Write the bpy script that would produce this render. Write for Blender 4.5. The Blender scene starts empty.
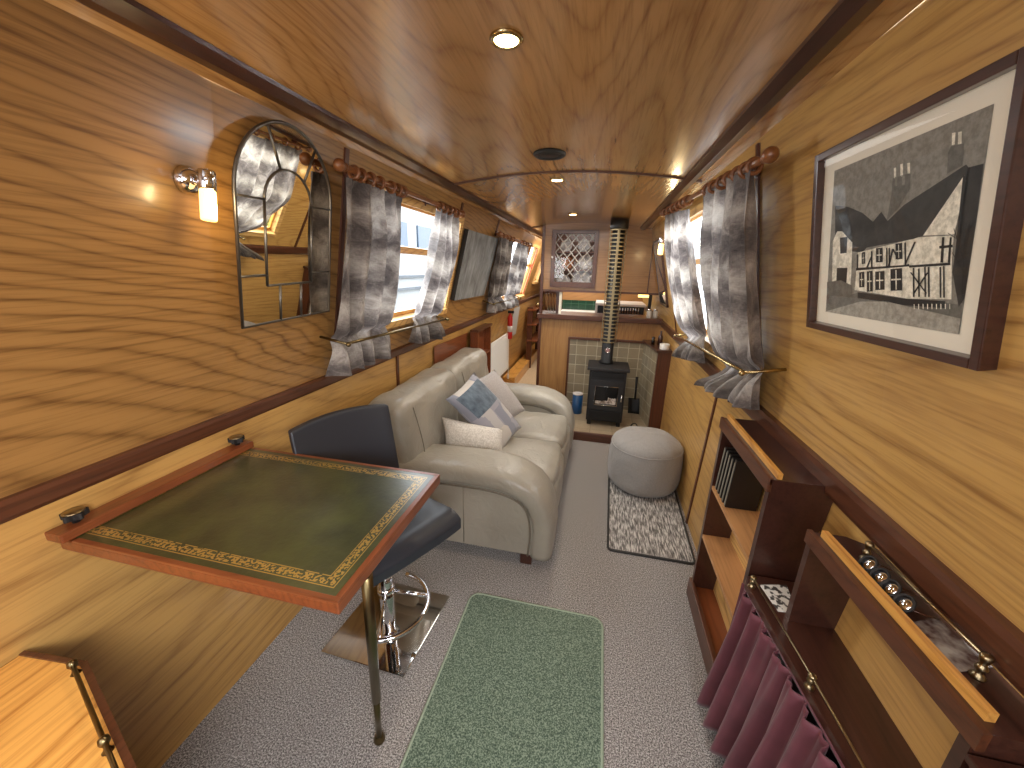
import bpy, bmesh, math, random
from mathutils import Vector, Matrix, noise as mnoise
random.seed(7)
PI = math.pi
SC = bpy.context.scene
COL = SC.collection

# ------------------------------------------------------------------ materials
def srgb(r, g, b):
    f = lambda c: (c/255/12.92) if c/255 <= .04045 else ((c/255+.055)/1.055)**2.4
    return (f(r), f(g), f(b), 1)

class NT:
    def __init__(s, name):
        s.m = bpy.data.materials.new(name); s.m.use_nodes = True
        s.t = s.m.node_tree; s.t.nodes.clear()
        s.out = s.n('ShaderNodeOutputMaterial')
        s.b = s.n('ShaderNodeBsdfPrincipled')
        s.l(s.b.outputs[0], s.out.inputs[0])
    def n(s, t, **k):
        x = s.t.nodes.new(t)
        for a, v in k.items(): setattr(x, a, v)
        return x
    def l(s, a, b): s.t.links.new(a, b)
    def set(s, **k):
        for a, v in k.items(): s.b.inputs[a.replace('_', ' ')].default_value = v
    def coord(s, scale=(1, 1, 1), kind='Object', loc=(0, 0, 0), rot=(0, 0, 0)):
        c = s.n('ShaderNodeTexCoord'); m = s.n('ShaderNodeMapping')
        m.inputs['Scale'].default_value = scale; m.inputs['Location'].default_value = loc
        m.inputs['Rotation'].default_value = rot
        s.l(c.outputs[kind], m.inputs[0]); return m.outputs[0]
    def noise(s, vec, scale, detail=2, rough=.5, dist=0):
        x = s.n('ShaderNodeTexNoise'); s.l(vec, x.inputs['Vector'])
        x.inputs['Scale'].default_value = scale; x.inputs['Detail'].default_value = detail
        x.inputs['Roughness'].default_value = rough; x.inputs['Distortion'].default_value = dist
        return x.outputs['Fac']
    def math(s, op, a, b=None, c=None, clamp=False):
        x = s.n('ShaderNodeMath', operation=op, use_clamp=clamp)
        for i, v in enumerate((a, b, c)):
            if v is None: continue
            if hasattr(v, 'links'): s.l(v, x.inputs[i])
            else: x.inputs[i].default_value = v
        return x.outputs[0]
    def ramp(s, fac, stops, interp='LINEAR'):
        x = s.n('ShaderNodeValToRGB'); x.color_ramp.interpolation = interp
        e = x.color_ramp.elements
        while len(e) < len(stops): e.new(.5)
        for el, (p, c) in zip(e, stops): el.position = p; el.color = c
        s.l(fac, x.inputs[0]); return x.outputs[0]
    def mix(s, fac, a, b, mode='MIX'):
        x = s.n('ShaderNodeMix', data_type='RGBA', blend_type=mode)
        if hasattr(fac, 'links'): s.l(fac, x.inputs[0])
        else: x.inputs[0].default_value = fac
        for i, v in ((6, a), (7, b)):
            if hasattr(v, 'links'): s.l(v, x.inputs[i])
            else: x.inputs[i].default_value = v
        return x.outputs[2]
    def bump(s, h, strength=.3, dist=.002):
        x = s.n('ShaderNodeBump'); x.inputs['Strength'].default_value = strength
        x.inputs['Distance'].default_value = dist; s.l(h, x.inputs['Height'])
        s.l(x.outputs[0], s.b.inputs['Normal'])
    def color(s, c): s.l(c, s.b.inputs['Base Color'])

def plain(name, rgb, rough=.5, metal=0, coat=0, emis=None, estr=0, spec=.5):
    t = NT(name); t.set(Base_Color=srgb(*rgb), Roughness=rough, Metallic=metal, Coat_Weight=coat)
    t.set(Specular_IOR_Level=spec)
    if emis: t.set(Emission_Color=srgb(*emis), Emission_Strength=estr)
    return t.m

def wood(name, light, dark, along='Y', rings=10, rough=.32, contrast=.55, coat=.25, fig=1.3, seed=0, fine=.35, rot=(0, 0, 0)):
    """veneer: contour lines of a long soft noise give cathedral figure, a stretched fine noise gives pores"""
    t = NT(name)
    ax = {'X': 0, 'Y': 1, 'Z': 2}[along]
    s1 = [1, 1, 1]; s1[ax] = .2
    s2 = [95, 95, 95]; s2[ax] = 3.5
    v1 = t.coord(tuple(s1), loc=(seed*3.1, seed*1.7, seed*2.3), rot=rot); v2 = t.coord(tuple(s2), rot=rot)
    v3 = t.coord(tuple(x*6 for x in s1), loc=(seed, 0, 0), rot=rot)
    sp = t.n('ShaderNodeSeparateXYZ'); t.l(t.coord((1, 1, 1), rot=rot), sp.inputs[0])
    cr = [sp.outputs[i] for i in range(3) if i != ax]
    a = t.noise(v1, fig, 1, .4)
    r = t.math('MULTIPLY', a, rings*3.4)
    r = t.math('ADD', r, t.math('MULTIPLY', t.math('ADD', cr[0], cr[1]), rings*.75))
    w = t.noise(v3, 1.6, 3, .6)
    r = t.math('ADD', r, t.math('MULTIPLY', w, 1.1))
    fr = t.math('FRACT', r)
    tri = t.math('ABSOLUTE', t.math('SUBTRACT', fr, .6))
    line = t.math('SUBTRACT', 1, t.math('MULTIPLY', tri, 2.3), clamp=True)
    line = t.math('POWER', line, t.math('ADD', 1.4, t.math('MULTIPLY', t.noise(v3, .7, 1), 3.4)))
    f = t.noise(v2, 1, 3, .65)
    f = t.math('MULTIPLY', t.math('SUBTRACT', f, .46, clamp=True), 3.4*fine*2, clamp=True)
    fac = t.math('ADD', t.math('MULTIPLY', line, contrast), f, clamp=True)
    col = t.mix(fac, srgb(*light), srgb(*dark))
    big = t.noise(t.coord((.8, .5, .8)), 1.2, 1)
    col = t.mix(t.math('MULTIPLY', big, .3), col, srgb(*[int(c*.78) for c in light]))
    t.color(col)
    t.set(Roughness=rough, Coat_Weight=coat, Coat_Roughness=.16)
    t.bump(fac, .12, .0005)
    return t.m

M = {}
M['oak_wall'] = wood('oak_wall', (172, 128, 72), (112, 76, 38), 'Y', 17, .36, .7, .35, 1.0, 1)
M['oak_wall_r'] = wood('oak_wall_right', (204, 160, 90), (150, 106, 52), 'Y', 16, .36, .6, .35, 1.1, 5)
M['oak_ceil'] = wood('oak_ceiling', (200, 154, 98), (146, 102, 60), 'Y', 17, .24, .6, .9, 1.2, 9)
M['oak_low'] = wood('oak_lower', (196, 152, 86), (142, 100, 52), 'Y', 14, .36, .5, .3, .9, 13)
M['oak_vert'] = wood('oak_vertical', (176, 130, 78), (136, 94, 54), 'Z', 16, .36, .4, .3, .9, 17)
M['oak_pale'] = wood('oak_pale', (226, 182, 112), (160, 112, 62), 'Y', 22, .45, .75, .1, 1.6, 21)
M['oak_x'] = wood('oak_cross', (168, 122, 72), (130, 90, 50), 'X', 16, .35, .4, .3, 1.0, 23)
M['golden'] = wood('golden_oak', (232, 172, 88), (178, 116, 50), 'Y', 20, .3, .6, .4, 1.2, 25, rot=(0, 0, .25))
M['mahog'] = wood('mahogany', (94, 54, 34), (56, 30, 20), 'Y', 16, .36, .4, .25, 1.5, 27)
M['mahog_x'] = wood('mahogany_cross', (94, 54, 34), (56, 30, 20), 'X', 16, .36, .4, .25, 1.5, 28)
M['mahog_v'] = wood('mahogany_vertical', (92, 50, 32), (54, 28, 19), 'Z', 16, .36, .4, .25, 1.5, 29)
M['mahog_dark'] = wood('mahogany_dark', (72, 42, 33), (44, 24, 19), 'Y', 16, .3, .35, .35, 1.5, 31)
M['mahog_red'] = wood('mahogany_red', (130, 70, 38), (86, 44, 24), 'Y', 16, .3, .4, .3, 1.5, 33)
M['mahog_redx'] = wood('mahogany_red_cross', (130, 70, 38), (86, 44, 24), 'X', 16, .3, .4, .3, 1.5, 34)
M['pole'] = wood('turned_pole', (140, 88, 50), (98, 56, 30), 'Y', 10, .3, .3, .2, 1.5, 35)
M['shelf'] = wood('shelf_wood', (202, 150, 98), (156, 108, 68), 'Y', 14, .45, .35, .1, 1.6, 37)
M['chrome'] = plain('chrome', (225, 225, 228), .08, 1)
M['steel'] = plain('polished_steel', (225, 224, 222), .05, 1)
M['brass'] = plain('aged_brass', (158, 142, 110), .28, 1)
M['brass_bright'] = plain('brass_bright', (184, 164, 120), .24, 1)
M['bronze'] = plain('bronzed_leg', (118, 104, 74), .3, 1)
M['lead'] = plain('lead_came', (112, 108, 102), .38, .9)
M['black'] = plain('black_paint', (22, 22, 23), .5)
M['stove'] = plain('stove_black', (38, 37, 38), .55, .2)
M['stove_dark'] = plain('stove_dark', (20, 20, 21), .5, .2)
M['white'] = plain('white_enamel', (236, 233, 226), .35)
M['cream'] = plain('cream_card', (242, 236, 218), .7)
M['rubber'] = plain('rubber_black', (26, 24, 24), .6)
M['red'] = plain('red_plastic', (196, 36, 30), .4)
M['blue'] = plain('blue_enamel', (28, 74, 120), .35)
M['china'] = plain('white_china', (232, 226, 222), .2, 0, .5)
M['amberglaze'] = plain('amber_china', (196, 120, 70), .25, 0, .5)
M['emit'] = plain('lit_frosted_glass', (255, 236, 190), .5, 0, 0, (255, 206, 120), 3.2)
M['emit2'] = plain('lit_downlight', (255, 240, 210), .5, 0, 0, (255, 214, 150), 30)
M['spine'] = plain('case_black', (30, 27, 26), .35)
M['page'] = plain('case_edge', (120, 116, 104), .6)
M['greenrug_edge'] = plain('rug_binding', (150, 164, 144), .9)
M['ink'] = plain('ink_dark', (40, 38, 36), .6)

def fabric_noise(name, c1, c2, scale=60, rough=.95, bump=.4, detail=3, kind='Object', bd=.003, sheen=.2):
    t = NT(name); v = t.coord(kind=kind); f = t.noise(v, scale, detail, .7)
    t.color(t.ramp(f, [(.38, srgb(*c1)), (.62, srgb(*c2))])); t.set(Roughness=rough, Sheen_Weight=sheen)
    t.set(Specular_IOR_Level=.2)
    t.bump(f, bump, bd); return t.m
def carpet(name, c1, c2, c3):
    t = NT(name); v = t.coord()
    f = t.noise(v, 210, 3, .75); g = t.noise(v, 110, 2, .6)
    c = t.ramp(f, [(.40, srgb(*c1)), (.5, srgb(*c2)), (.60, srgb(*c3))])
    c = t.mix(t.math('MULTIPLY', t.math('SUBTRACT', g, .45, clamp=True), 1.2), c, srgb(*c1))
    t.color(c); t.set(Roughness=1, Sheen_Weight=.15, Specular_IOR_Level=.1); t.bump(f, .8, .004); return t.m
M['carpet'] = carpet('grey_carpet', (84, 80, 78), (148, 142, 138), (206, 202, 198))
M['greenrug'] = carpet('green_pile', (66, 82, 70), (104, 122, 104), (150, 166, 146))
M['beigefloor'] = carpet('beige_floor', (176, 150, 116), (196, 172, 138), (206, 184, 152))
# striped shaggy rug
t = NT('grey_striped_rug'); v = t.coord((120, 16, 1)); f = t.noise(v, 1, 3, .6); g = t.noise(t.coord((300, 300, 1)), 1, 2)
f = t.math('ADD', t.math('MULTIPLY', f, .8), t.math('MULTIPLY', g, .2))
t.color(t.ramp(f, [(.36, srgb(66, 62, 60)), (.48, srgb(128, 124, 120)), (.6, srgb(206, 202, 196))])); t.set(Roughness=1); t.bump(f, .8, .006); M['striperug'] = t.m
# sofa leather
t = NT('taupe_leather'); v = t.coord(); f = t.noise(v, 13, 4, .55, 1.2); g = t.noise(v, 160, 2)
t.color(t.ramp(t.noise(v, 3, 2), [(.35, srgb(146, 140, 128)), (.65, srgb(162, 156, 143))]))
t.set(Roughness=.34, Coat_Weight=.15, Coat_Roughness=.3)
h = t.math('ADD', f, t.math('MULTIPLY', g, .05)); t.bump(h, .42, .016); M['leather'] = t.m
t = NT('taupe_leather_seam'); t.set(Base_Color=srgb(112, 104, 90), Roughness=.5); M['seam'] = t.m
# black faux leather stool
t = NT('black_leather'); v = t.coord(); g = t.noise(v, 220, 2); t.set(Base_Color=srgb(44, 47, 54), Roughness=.36, Specular_IOR_Level=.6); t.bump(g, .15, .001); M['blackleather'] = t.m
# pouf cloth
t = NT('grey_pouf_cloth'); v = t.coord(); f = t.noise(v, 5, 3, .5, .8); g = t.noise(v, 300, 2)
t.color(t.ramp(g, [(.3, srgb(128, 124, 120)), (.7, srgb(156, 152, 147))])); t.set(Roughness=.8, Sheen_Weight=.2); t.bump(t.math('ADD', f, t.math('MULTIPLY', g, .03)), .5, .03); M['pouf'] = t.m
# curtain damask (uv: u across, v down, metres)
def damask(name, trans, dark):
    t = NT(name); v = t.coord(kind='UV')
    band = t.n('ShaderNodeTexWave', bands_direction='Y', wave_profile='SIN'); t.l(v, band.inputs['Vector'])
    band.inputs['Scale'].default_value = 1.5; band.inputs['Distortion'].default_value = 4; band.inputs['Detail'].default_value = 3; band.inputs['Detail Scale'].default_value = 3
    n1 = t.noise(t.coord((1, 1, 1), kind='UV'), 14, 4, .65, 1.2)
    n2 = t.noise(t.coord((220, 60, 1), kind='UV'), 1, 2)
    n3 = t.noise(t.coord((60, 260, 1), kind='UV'), 1, 2)
    f = t.math('ADD', t.math('MULTIPLY', band.outputs['Fac'], .26), t.math('MULTIPLY', n1, .58))
    f = t.math('ADD', f, t.math('MULTIPLY', t.math('ADD', n2, n3), .13))
    col = t.ramp(f, [(.30, srgb(62, 56, 56)), (.46, srgb(104, 97, 95)), (.58, srgb(144, 137, 132)), (.75, srgb(190, 184, 177))])
    t.color(col); t.set(Roughness=.75, Sheen_Weight=.3)
    t.bump(n1, .2, .004)
    tr = t.n('ShaderNodeBsdfTranslucent'); t.l(col, tr.inputs[0])
    mx = t.n('ShaderNodeMixShader'); mx.inputs[0].default_value = trans
    t.l(t.b.outputs[0], mx.inputs[1]); t.l(tr.outputs[0], mx.inputs[2]); t.l(mx.outputs[0], t.out.inputs[0]); return t.m
M['curtain'] = damask('grey_damask_curtain', .13, 1)
M['curtain_sunlit'] = damask('sunlit_damask_curtain', .42, 1)  # same cloth, translucency raised to give these curtains a sunlit look
# plum curtain
t = NT('plum_cloth'); v = t.coord(kind='UV'); f = t.noise(v, 5, 2)
t.color(t.ramp(f, [(.3, srgb(86, 36, 48)), (.7, srgb(108, 50, 62))])); t.set(Roughness=.65, Sheen_Weight=.2)
M['plum'] = t.m
# slate tiles (uv in metres)
def tiles(name, c1, c2, mortar, size=.105, mort=.006, rough=.6):
    t = NT(name); v = t.coord(kind='UV')
    br = t.n('ShaderNodeTexBrick', offset=0, squash=1); t.l(v, br.inputs['Vector'])
    br.inputs['Scale'].default_value = 1; br.inputs['Brick Width'].default_value = size; br.inputs['Row Height'].default_value = size
    br.inputs['Mortar Size'].default_value = mort/2; br.inputs['Mortar Smooth'].default_value = .1; br.inputs['Bias'].default_value = 0
    br.inputs['Color1'].default_value = srgb(*c1); br.inputs['Color2'].default_value = srgb(*c2); br.inputs['Mortar'].default_value = srgb(*mortar)
    n = t.noise(v, 22, 4, .7)
    c = t.mix(t.math('MULTIPLY', n, .45), br.outputs['Color'], srgb(*[int(x*.62) for x in c1]))
    c = t.mix(br.outputs['Fac'], c, srgb(*mortar)); t.color(c); t.set(Roughness=rough)
    t.bump(t.math('SUBTRACT', 1, br.outputs['Fac']), .5, .003); return t.m
M['slate'] = tiles('slate_tiles', (168, 154, 126), (140, 128, 106), (196, 186, 160))
M['greentile'] = tiles('green_tiles', (28, 66, 46), (22, 56, 40), (70, 104, 82), .11, .004, .2)
M['hearthtile'] = tiles('hearth_tiles', (186, 168, 140), (168, 150, 124), (140, 126, 104), .2, .006, .5)
# glass
def glass(name, rough=0, tint=(255, 255, 255)):
    t = NT(name); t.t.nodes.remove(t.b)
    tr = t.n('ShaderNodeBsdfTransparent'); tr.inputs[0].default_value = srgb(*tint)
    gl = t.n('ShaderNodeBsdfGlossy'); gl.inputs['Roughness'].default_value = rough
    lw = t.n('ShaderNodeLayerWeight'); lw.inputs[0].default_value = .5; fr = t.math('ADD', .035, t.math('MULTIPLY', t.math('POWER', lw.outputs['Facing'], 5), .55))
    mx = t.n('ShaderNodeMixShader'); t.l(fr, mx.inputs[0]); t.l(tr.outputs[0], mx.inputs[1]); t.l(gl.outputs[0], mx.inputs[2])
    t.l(mx.outputs[0], t.out.inputs[0]); return t.m
M['glass'] = glass('clear_glass', 0.01)
M['mirror'] = plain('mirror_silver', (226, 222, 212), .015, 1)
M['darkglass'] = plain('smoked_glass', (12, 12, 14), .06, 0, .5)
# table leather; the border follows object coordinates, origin at table centre
HX, HY = .373, .242
t = NT('green_tooled_leather'); tc = t.n('ShaderNodeTexCoord'); sp = t.n('ShaderNodeSeparateXYZ'); t.l(tc.outputs['Object'], sp.inputs[0])
dx = t.math('SUBTRACT', HX, t.math('ABSOLUTE', sp.outputs[0])); dy = t.math('SUBTRACT', HY, t.math('ABSOLUTE', sp.outputs[1]))
d = t.math('MINIMUM', dx, dy)
def band(lo, hi): return t.math('MULTIPLY', t.math('GREATER_THAN', d, lo), t.math('LESS_THAN', d, hi))
nz = t.noise(t.coord(), 150, 1, .3); nw = t.noise(t.coord(), 70, 2)
lace = t.math('MULTIPLY', band(.022, .041), t.math('GREATER_THAN', nz, .49))
l1 = band(.0165, .019); l2 = t.math('MULTIPLY', band(.0425, .045), t.math('GREATER_THAN', nw, .42))
gold = t.math('MAXIMUM', t.math('MAXIMUM', lace, l1), l2)
fn = t.noise(t.coord(), 7, 3, .6); grn = t.noise(t.coord(), 75, 2, .6)
base = t.ramp(fn, [(.3, srgb(30, 38, 18)), (.7, srgb(66, 72, 34))])
t.color(t.mix(t.math('MULTIPLY', gold, .85), base, srgb(196, 160, 84)))
t.l(t.math('MULTIPLY', gold, .5), t.b.inputs['Metallic'])
t.set(Roughness=.3, Coat_Weight=1, Coat_Roughness=.27, Specular_IOR_Level=.8); t.bump(grn, .28, .0025); M['tableleather'] = t.m
# canvas painting
t = NT('misty_canvas'); v = t.coord((1, 1.2, .7), loc=(4, 0, 0)); a = t.noise(v, 9, 4, .6); b = t.noise(t.coord((1, 10, 1.6)), 3, 3)
f = t.math('ADD', t.math('MULTIPLY', a, .55), t.math('MULTIPLY', b, .45))
t.color(t.ramp(f, [(.32, srgb(84, 84, 84)), (.5, srgb(128, 130, 130)), (.66, srgb(156, 159, 160))])); t.set(Roughness=.6); M['canvas'] = t.m
# cushions
M['cream_cloth'] = fabric_noise('cream_knit', (190, 182, 170), (222, 216, 206), 120, .95, .8)
M['grey_cloth'] = fabric_noise('grey_weave', (158, 152, 148), (182, 176, 172), 240, .9, .3)
t = NT('patchwork_cloth'); v = t.coord(kind='UV')
vo = t.n('ShaderNodeTexVoronoi', distance='CHEBYCHEV'); t.l(v, vo.inputs['Vector']); vo.inputs['Scale'].default_value = 3.6; vo.inputs['Randomness'].default_value = .6
sp = t.n('ShaderNodeSeparateXYZ'); t.l(v, sp.inputs[0]); cs = t.n('ShaderNodeSeparateColor'); t.l(vo.outputs['Color'], cs.inputs[0])
low = t.ramp(cs.outputs[0], [(.0, srgb(150, 148, 156)), (.3, srgb(196, 188, 178)), (.55, srgb(128, 130, 142)), (.8, srgb(180, 176, 174))], 'CONSTANT')
inb = t.math('MULTIPLY', t.math('LESS_THAN', sp.outputs[0], .44), t.math('MULTIPLY', t.math('GREATER_THAN', sp.outputs[1], .1), t.math('LESS_THAN', sp.outputs[1], .9)))
inb = t.math('MULTIPLY', inb, t.math('GREATER_THAN', sp.outputs[0], .07))
n = t.noise(v, 9, 3, .6); blue = t.ramp(n, [(.35, srgb(62, 76, 90)), (.65, srgb(98, 114, 128))])
c = t.mix(inb, low, blue); t.color(c); t.set(Roughness=.7, Sheen_Weight=.3); t.bump(t.noise(v, 120, 2), .3, .002); M['patch'] = t.m
# fire embers / ash
M['ash'] = fabric_noise('pale_ash', (120, 104, 92), (232, 222, 210), 25, .9)
M['foliage'] = fabric_noise('hedge_leaves', (70, 92, 30), (190, 196, 90), 30, .8, 1)
# photograph greys
for nm, g in dict(sky=134, thatch=52, wallw=232, timber=34, tree=44, road=160, chimney=104, dark=28, verge=104).items():
    M['ph_'+nm] = fabric_noise('print_'+nm, (int(g*.9), int(g*.88), int(g*.8)), (min(255, int(g*1.1)), int(min(255, g*1.08)), int(g*1.0)), 70, .45, .0)

# ------------------------------------------------------------------ mesh builder
class MB:
    def __init__(s): s.bm = bmesh.new(); s.uv = s.bm.loops.layers.uv.new('UVMap'); s.mats = []; s.X = Matrix.Identity(4)
    def mi(s, m):
        if m is None: return 0
        if m not in s.mats: s.mats.append(m)
        return s.mats.index(m)
    def v(s, p): return s.bm.verts.new(s.X @ Vector(p))
    def f(s, vs, m=None, smooth=False, uvs=None):
        try: fc = s.bm.faces.new(vs)
        except ValueError: return None
        fc.material_index = s.mi(m) if m else 0; fc.smooth = smooth
        if uvs:
            for lp, u in zip(fc.loops, uvs): lp[s.uv].uv = u
        return fc
    def box(s, x0, x1, y0, y1, z0, z1, m=None, bev=0):
        vs = [s.v((x, y, z)) for x in (x0, x1) for y in (y0, y1) for z in (z0, z1)]
        q = [(0, 1, 3, 2), (4, 6, 7, 5), (0, 4, 5, 1), (2, 3, 7, 6), (0, 2, 6, 4), (1, 5, 7, 3)]
        fs = []
        for a in q:
            fc = s.f([vs[i] for i in a], m); fs.append(fc)
            # uv in metres by dominant axis
            for lp in fc.loops:
                co = s.X.inverted() @ lp.vert.co
                if a in (q[0], q[1]): lp[s.uv].uv = (co.y, co.z)
                elif a in (q[2], q[3]): lp[s.uv].uv = (co.x, co.z)
                else: lp[s.uv].uv = (co.x, co.y)
        if bev:
            es = list({e for fc in fs for e in fc.edges})
            bmesh.ops.bevel(s.bm, geom=es, offset=bev, segments=2, profile=.6, affect='EDGES', clamp_overlap=True)
        return s
    def grid(s, fn, nu, nv, m=None, smooth=True, closeu=False, closev=False, uvfn=None):
        V = [[s.v(fn(i/nu, j/nv)) for j in range(nv+(0 if closev else 1))] for i in range(nu+(0 if closeu else 1))]
        for i in range(nu):
            for j in range(nv):
                a = V[i][j]; b = V[(i+1) % len(V)][j]; c = V[(i+1) % len(V)][(j+1) % len(V[0])]; d = V[i][(j+1) % len(V[0])]
                uvf = uvfn or (lambda u, w: (u, w))
                s.f([a, b, c, d], m, smooth, [uvf(i/nu, j/nv), uvf((i+1)/nu, j/nv), uvf((i+1)/nu, (j+1)/nv), uvf(i/nu, (j+1)/nv)])
        return V
    def tube(s, pts, r, m=None, n=10, caps=True, closed=False, flat=None):
        pts = [Vector(p) for p in pts]; rs = r if isinstance(r, (list, tuple)) else [r]*len(pts)
        rings = []; up = None
        N = len(pts)
        for i, p in enumerate(pts):
            if closed: t_ = (pts[(i+1) % N]-pts[i-1]).normalized()
            else: t_ = (pts[min(i+1, N-1)]-pts[max(i-1, 0)]).normalized()
            if up is None:
                up = Vector((0, 0, 1)) if abs(t_.z) < .9 else Vector((1, 0, 0))
            a = (up-up.dot(t_)*t_).normalized(); b = t_.cross(a); up = a
            fl = flat or (1, 1)
            rings.append([s.v(p+a*math.cos(2*PI*k/n)*rs[i]*fl[0]+b*math.sin(2*PI*k/n)*rs[i]*fl[1]) for k in range(n)])
        R = range(N) if closed else range(N-1)
        for i in R:
            A = rings[i]; Bq = rings[(i+1) % N]
            for k in range(n): s.f([A[k], A[(k+1) % n], Bq[(k+1) % n], Bq[k]], m, True)
        if caps and not closed:
            s.f(list(reversed(rings[0])), m); s.f(rings[-1], m)
        return s
    def lathe(s, prof, c=(0, 0, 0), axis='Z', n=24, m=None, smooth=True):
        c = Vector(c); rings = []
        for r, h in prof:
            ring = []
            for k in range(n):
                a = 2*PI*k/n; p = (r*math.cos(a), r*math.sin(a), h)
                if axis == 'X': p = (p[2], p[0], p[1])
                if axis == 'Y': p = (p[0], p[2], p[1])
                ring.append(s.v(c+Vector(p)))
            rings.append(ring)
        for A, B_ in zip(rings, rings[1:]):
            for k in range(n): s.f([A[k], A[(k+1) % n], B_[(k+1) % n], B_[k]], m, smooth)
        s.f(list(reversed(rings[0])), m); s.f(rings[-1], m); return s
    def sphere(s, c, r, m=None, n=16, sc=(1, 1, 1)):
        prof = [(max(.0005, r*math.sin(PI*i/10)), -r*math.cos(PI*i/10)) for i in range(11)]
        old = s.X; s.X = old @ Matrix.Translation(c) @ Matrix.Diagonal((*sc, 1)); s.lathe(prof, n=n, m=m); s.X = old; return s
    def prism(s, poly, h0, h1, axis='Y', m=None, bev=0):
        """poly: 2D points; extruded along axis. axis Y: (x,z); X: (y,z); Z: (x,y)"""
        def P(p, h): return {'Y': (p[0], h, p[1]), 'X': (h, p[0], p[1]), 'Z': (p[0], p[1], h)}[axis]
        A = [s.v(P(p, h0)) for p in poly]; B_ = [s.v(P(p, h1)) for p in poly]; fs = []
        fs.append(s.f(A, m, False, [tuple(p) for p in poly])); fs.append(s.f(list(reversed(B_)), m, False, [tuple(p) for p in reversed(poly)]))
        k = len(poly)
        for i in range(k): fs.append(s.f([A[(i+1) % k], A[i], B_[i], B_[(i+1) % k]], m))
        if bev:
            es = list({e for f_ in fs if f_ for e in f_.edges}); bmesh.ops.bevel(s.bm, geom=es, offset=bev, segments=2, profile=.6, affect='EDGES', clamp_overlap=True)
        return s
    def rbox(s, size, r, c=(0, 0, 0), puff=(0, 0, 0), m=None, n=10, wr=0, rot=None):
        """soft rounded block with bulged faces"""
        sx, sy, sz = [q/2 for q in size]; T = Matrix.Translation(c) @ (rot.to_4x4() if rot else Matrix.Identity(4))
        seen = {}
        def ease(a, h): return a
        def pt(p):
            key = tuple(round(q, 5) for q in p)
            if key in seen: return seen[key]
            h = (sx, sy, sz); P = Vector(p)
            inner = Vector([max(-(h[i]-r), min(h[i]-r, P[i])) for i in range(3)])
            d = P-inner
            q = inner+(d.normalized()*r if d.length > 1e-6 else Vector())
            u = [P[i]/h[i] for i in range(3)]
            w = [(1-u[0]**2), (1-u[1]**2), (1-u[2]**2)]
            q.x += puff[0]*u[0]*max(0, w[1])*max(0, w[2]); q.y += puff[1]*u[1]*max(0, w[0])*max(0, w[2]); q.z += puff[2]*u[2]*max(0, w[0])*max(0, w[1])
            if wr: q += Vector((mnoise.noise(q*9), mnoise.noise(q*9+Vector((5, 0, 0))), mnoise.noise(q*9+Vector((0, 7, 0)))))*wr
            seen[key] = s.v(T @ q); return seen[key]
        def co(i, h):
            # denser near edges
            t_ = i/n*2-1; e = r*.999/h
            return h*math.copysign(min(1, abs(t_)**.75), t_)
        H = (sx, sy, sz)
        for ax in range(3):
            b, c2 = [(1, 2), (2, 0), (0, 1)][ax]
            for sg in (-1, 1):
                for i in range(n):
                    for j in range(n):
                        q = []
                        for (ii, jj) in ((i, j), (i+1, j), (i+1, j+1), (i, j+1)):
                            p = [0, 0, 0]; p[ax] = sg*H[ax]; p[b] = co(ii, H[b]); p[c2] = co(jj, H[c2]); q.append(pt(p))
                        if sg < 0: q.reverse()
                        s.f(q, m, True)
        return s
    def build(s, name, mat=None, parent=None, sub=0, recalc=True):
        if recalc: bmesh.ops.recalc_face_normals(s.bm, faces=s.bm.faces)
        me = bpy.data.meshes.new(name)
        s.bm.to_mesh(me); s.bm.free()
        if mat is not None:
            if s.mats: me.materials.append(s.mats[0]); [me.materials.append(q) for q in s.mats[1:]]
            else: me.materials.append(mat)
        else:
            for q in s.mats: me.materials.append(q)
        o = bpy.data.objects.new(name, me); COL.objects.link(o)
        if parent is not None: attach(o, parent)
        if sub:
            md = o.modifiers.new('s', 'SUBSURF'); md.levels = sub; md.render_levels = sub
        return o

POS = {}
def wmat(o):
    return POS.get(o.name, Matrix.Identity(4))
def attach(o, p):
    o.parent = p; o.matrix_parent_inverse = wmat(p).inverted()
def tag(o, label, cat, group=None, kind=None):
    o['label'] = label; o['category'] = cat
    if group: o['group'] = group
    if kind: o['kind'] = kind
    return o
def thing(name, loc, label, cat, group=None):
    o = bpy.data.objects.new(name, None); COL.objects.link(o); o.location = loc; o.empty_display_size = .05
    POS[o.name] = Matrix.Translation(loc); return tag(o, label, cat, group)
def struct(name, mb, mat=None, parent=None, **k):
    o = mb.build(name, mat, parent, **k)
    o['kind'] = 'structure'
    return o
def copy_tree(o, delta, label=None):
    """copy a thing with its parts and sub-parts, moved by delta"""
    r = o.copy(); COL.objects.link(r); r.location = o.location+Vector(delta)
    if label: r['label'] = label
    POS[r.name] = Matrix.Translation(r.location)
    for ch in [q for q in list(COL.objects) if q.parent == o]:
        c = ch.copy(); COL.objects.link(c); c.parent = r; c.matrix_parent_inverse = ch.matrix_parent_inverse.copy()
        for g in [q for q in list(COL.objects) if q.parent == ch]:
            d = g.copy(); COL.objects.link(d); d.parent = c; d.matrix_parent_inverse = g.matrix_parent_inverse.copy()
    return r

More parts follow.
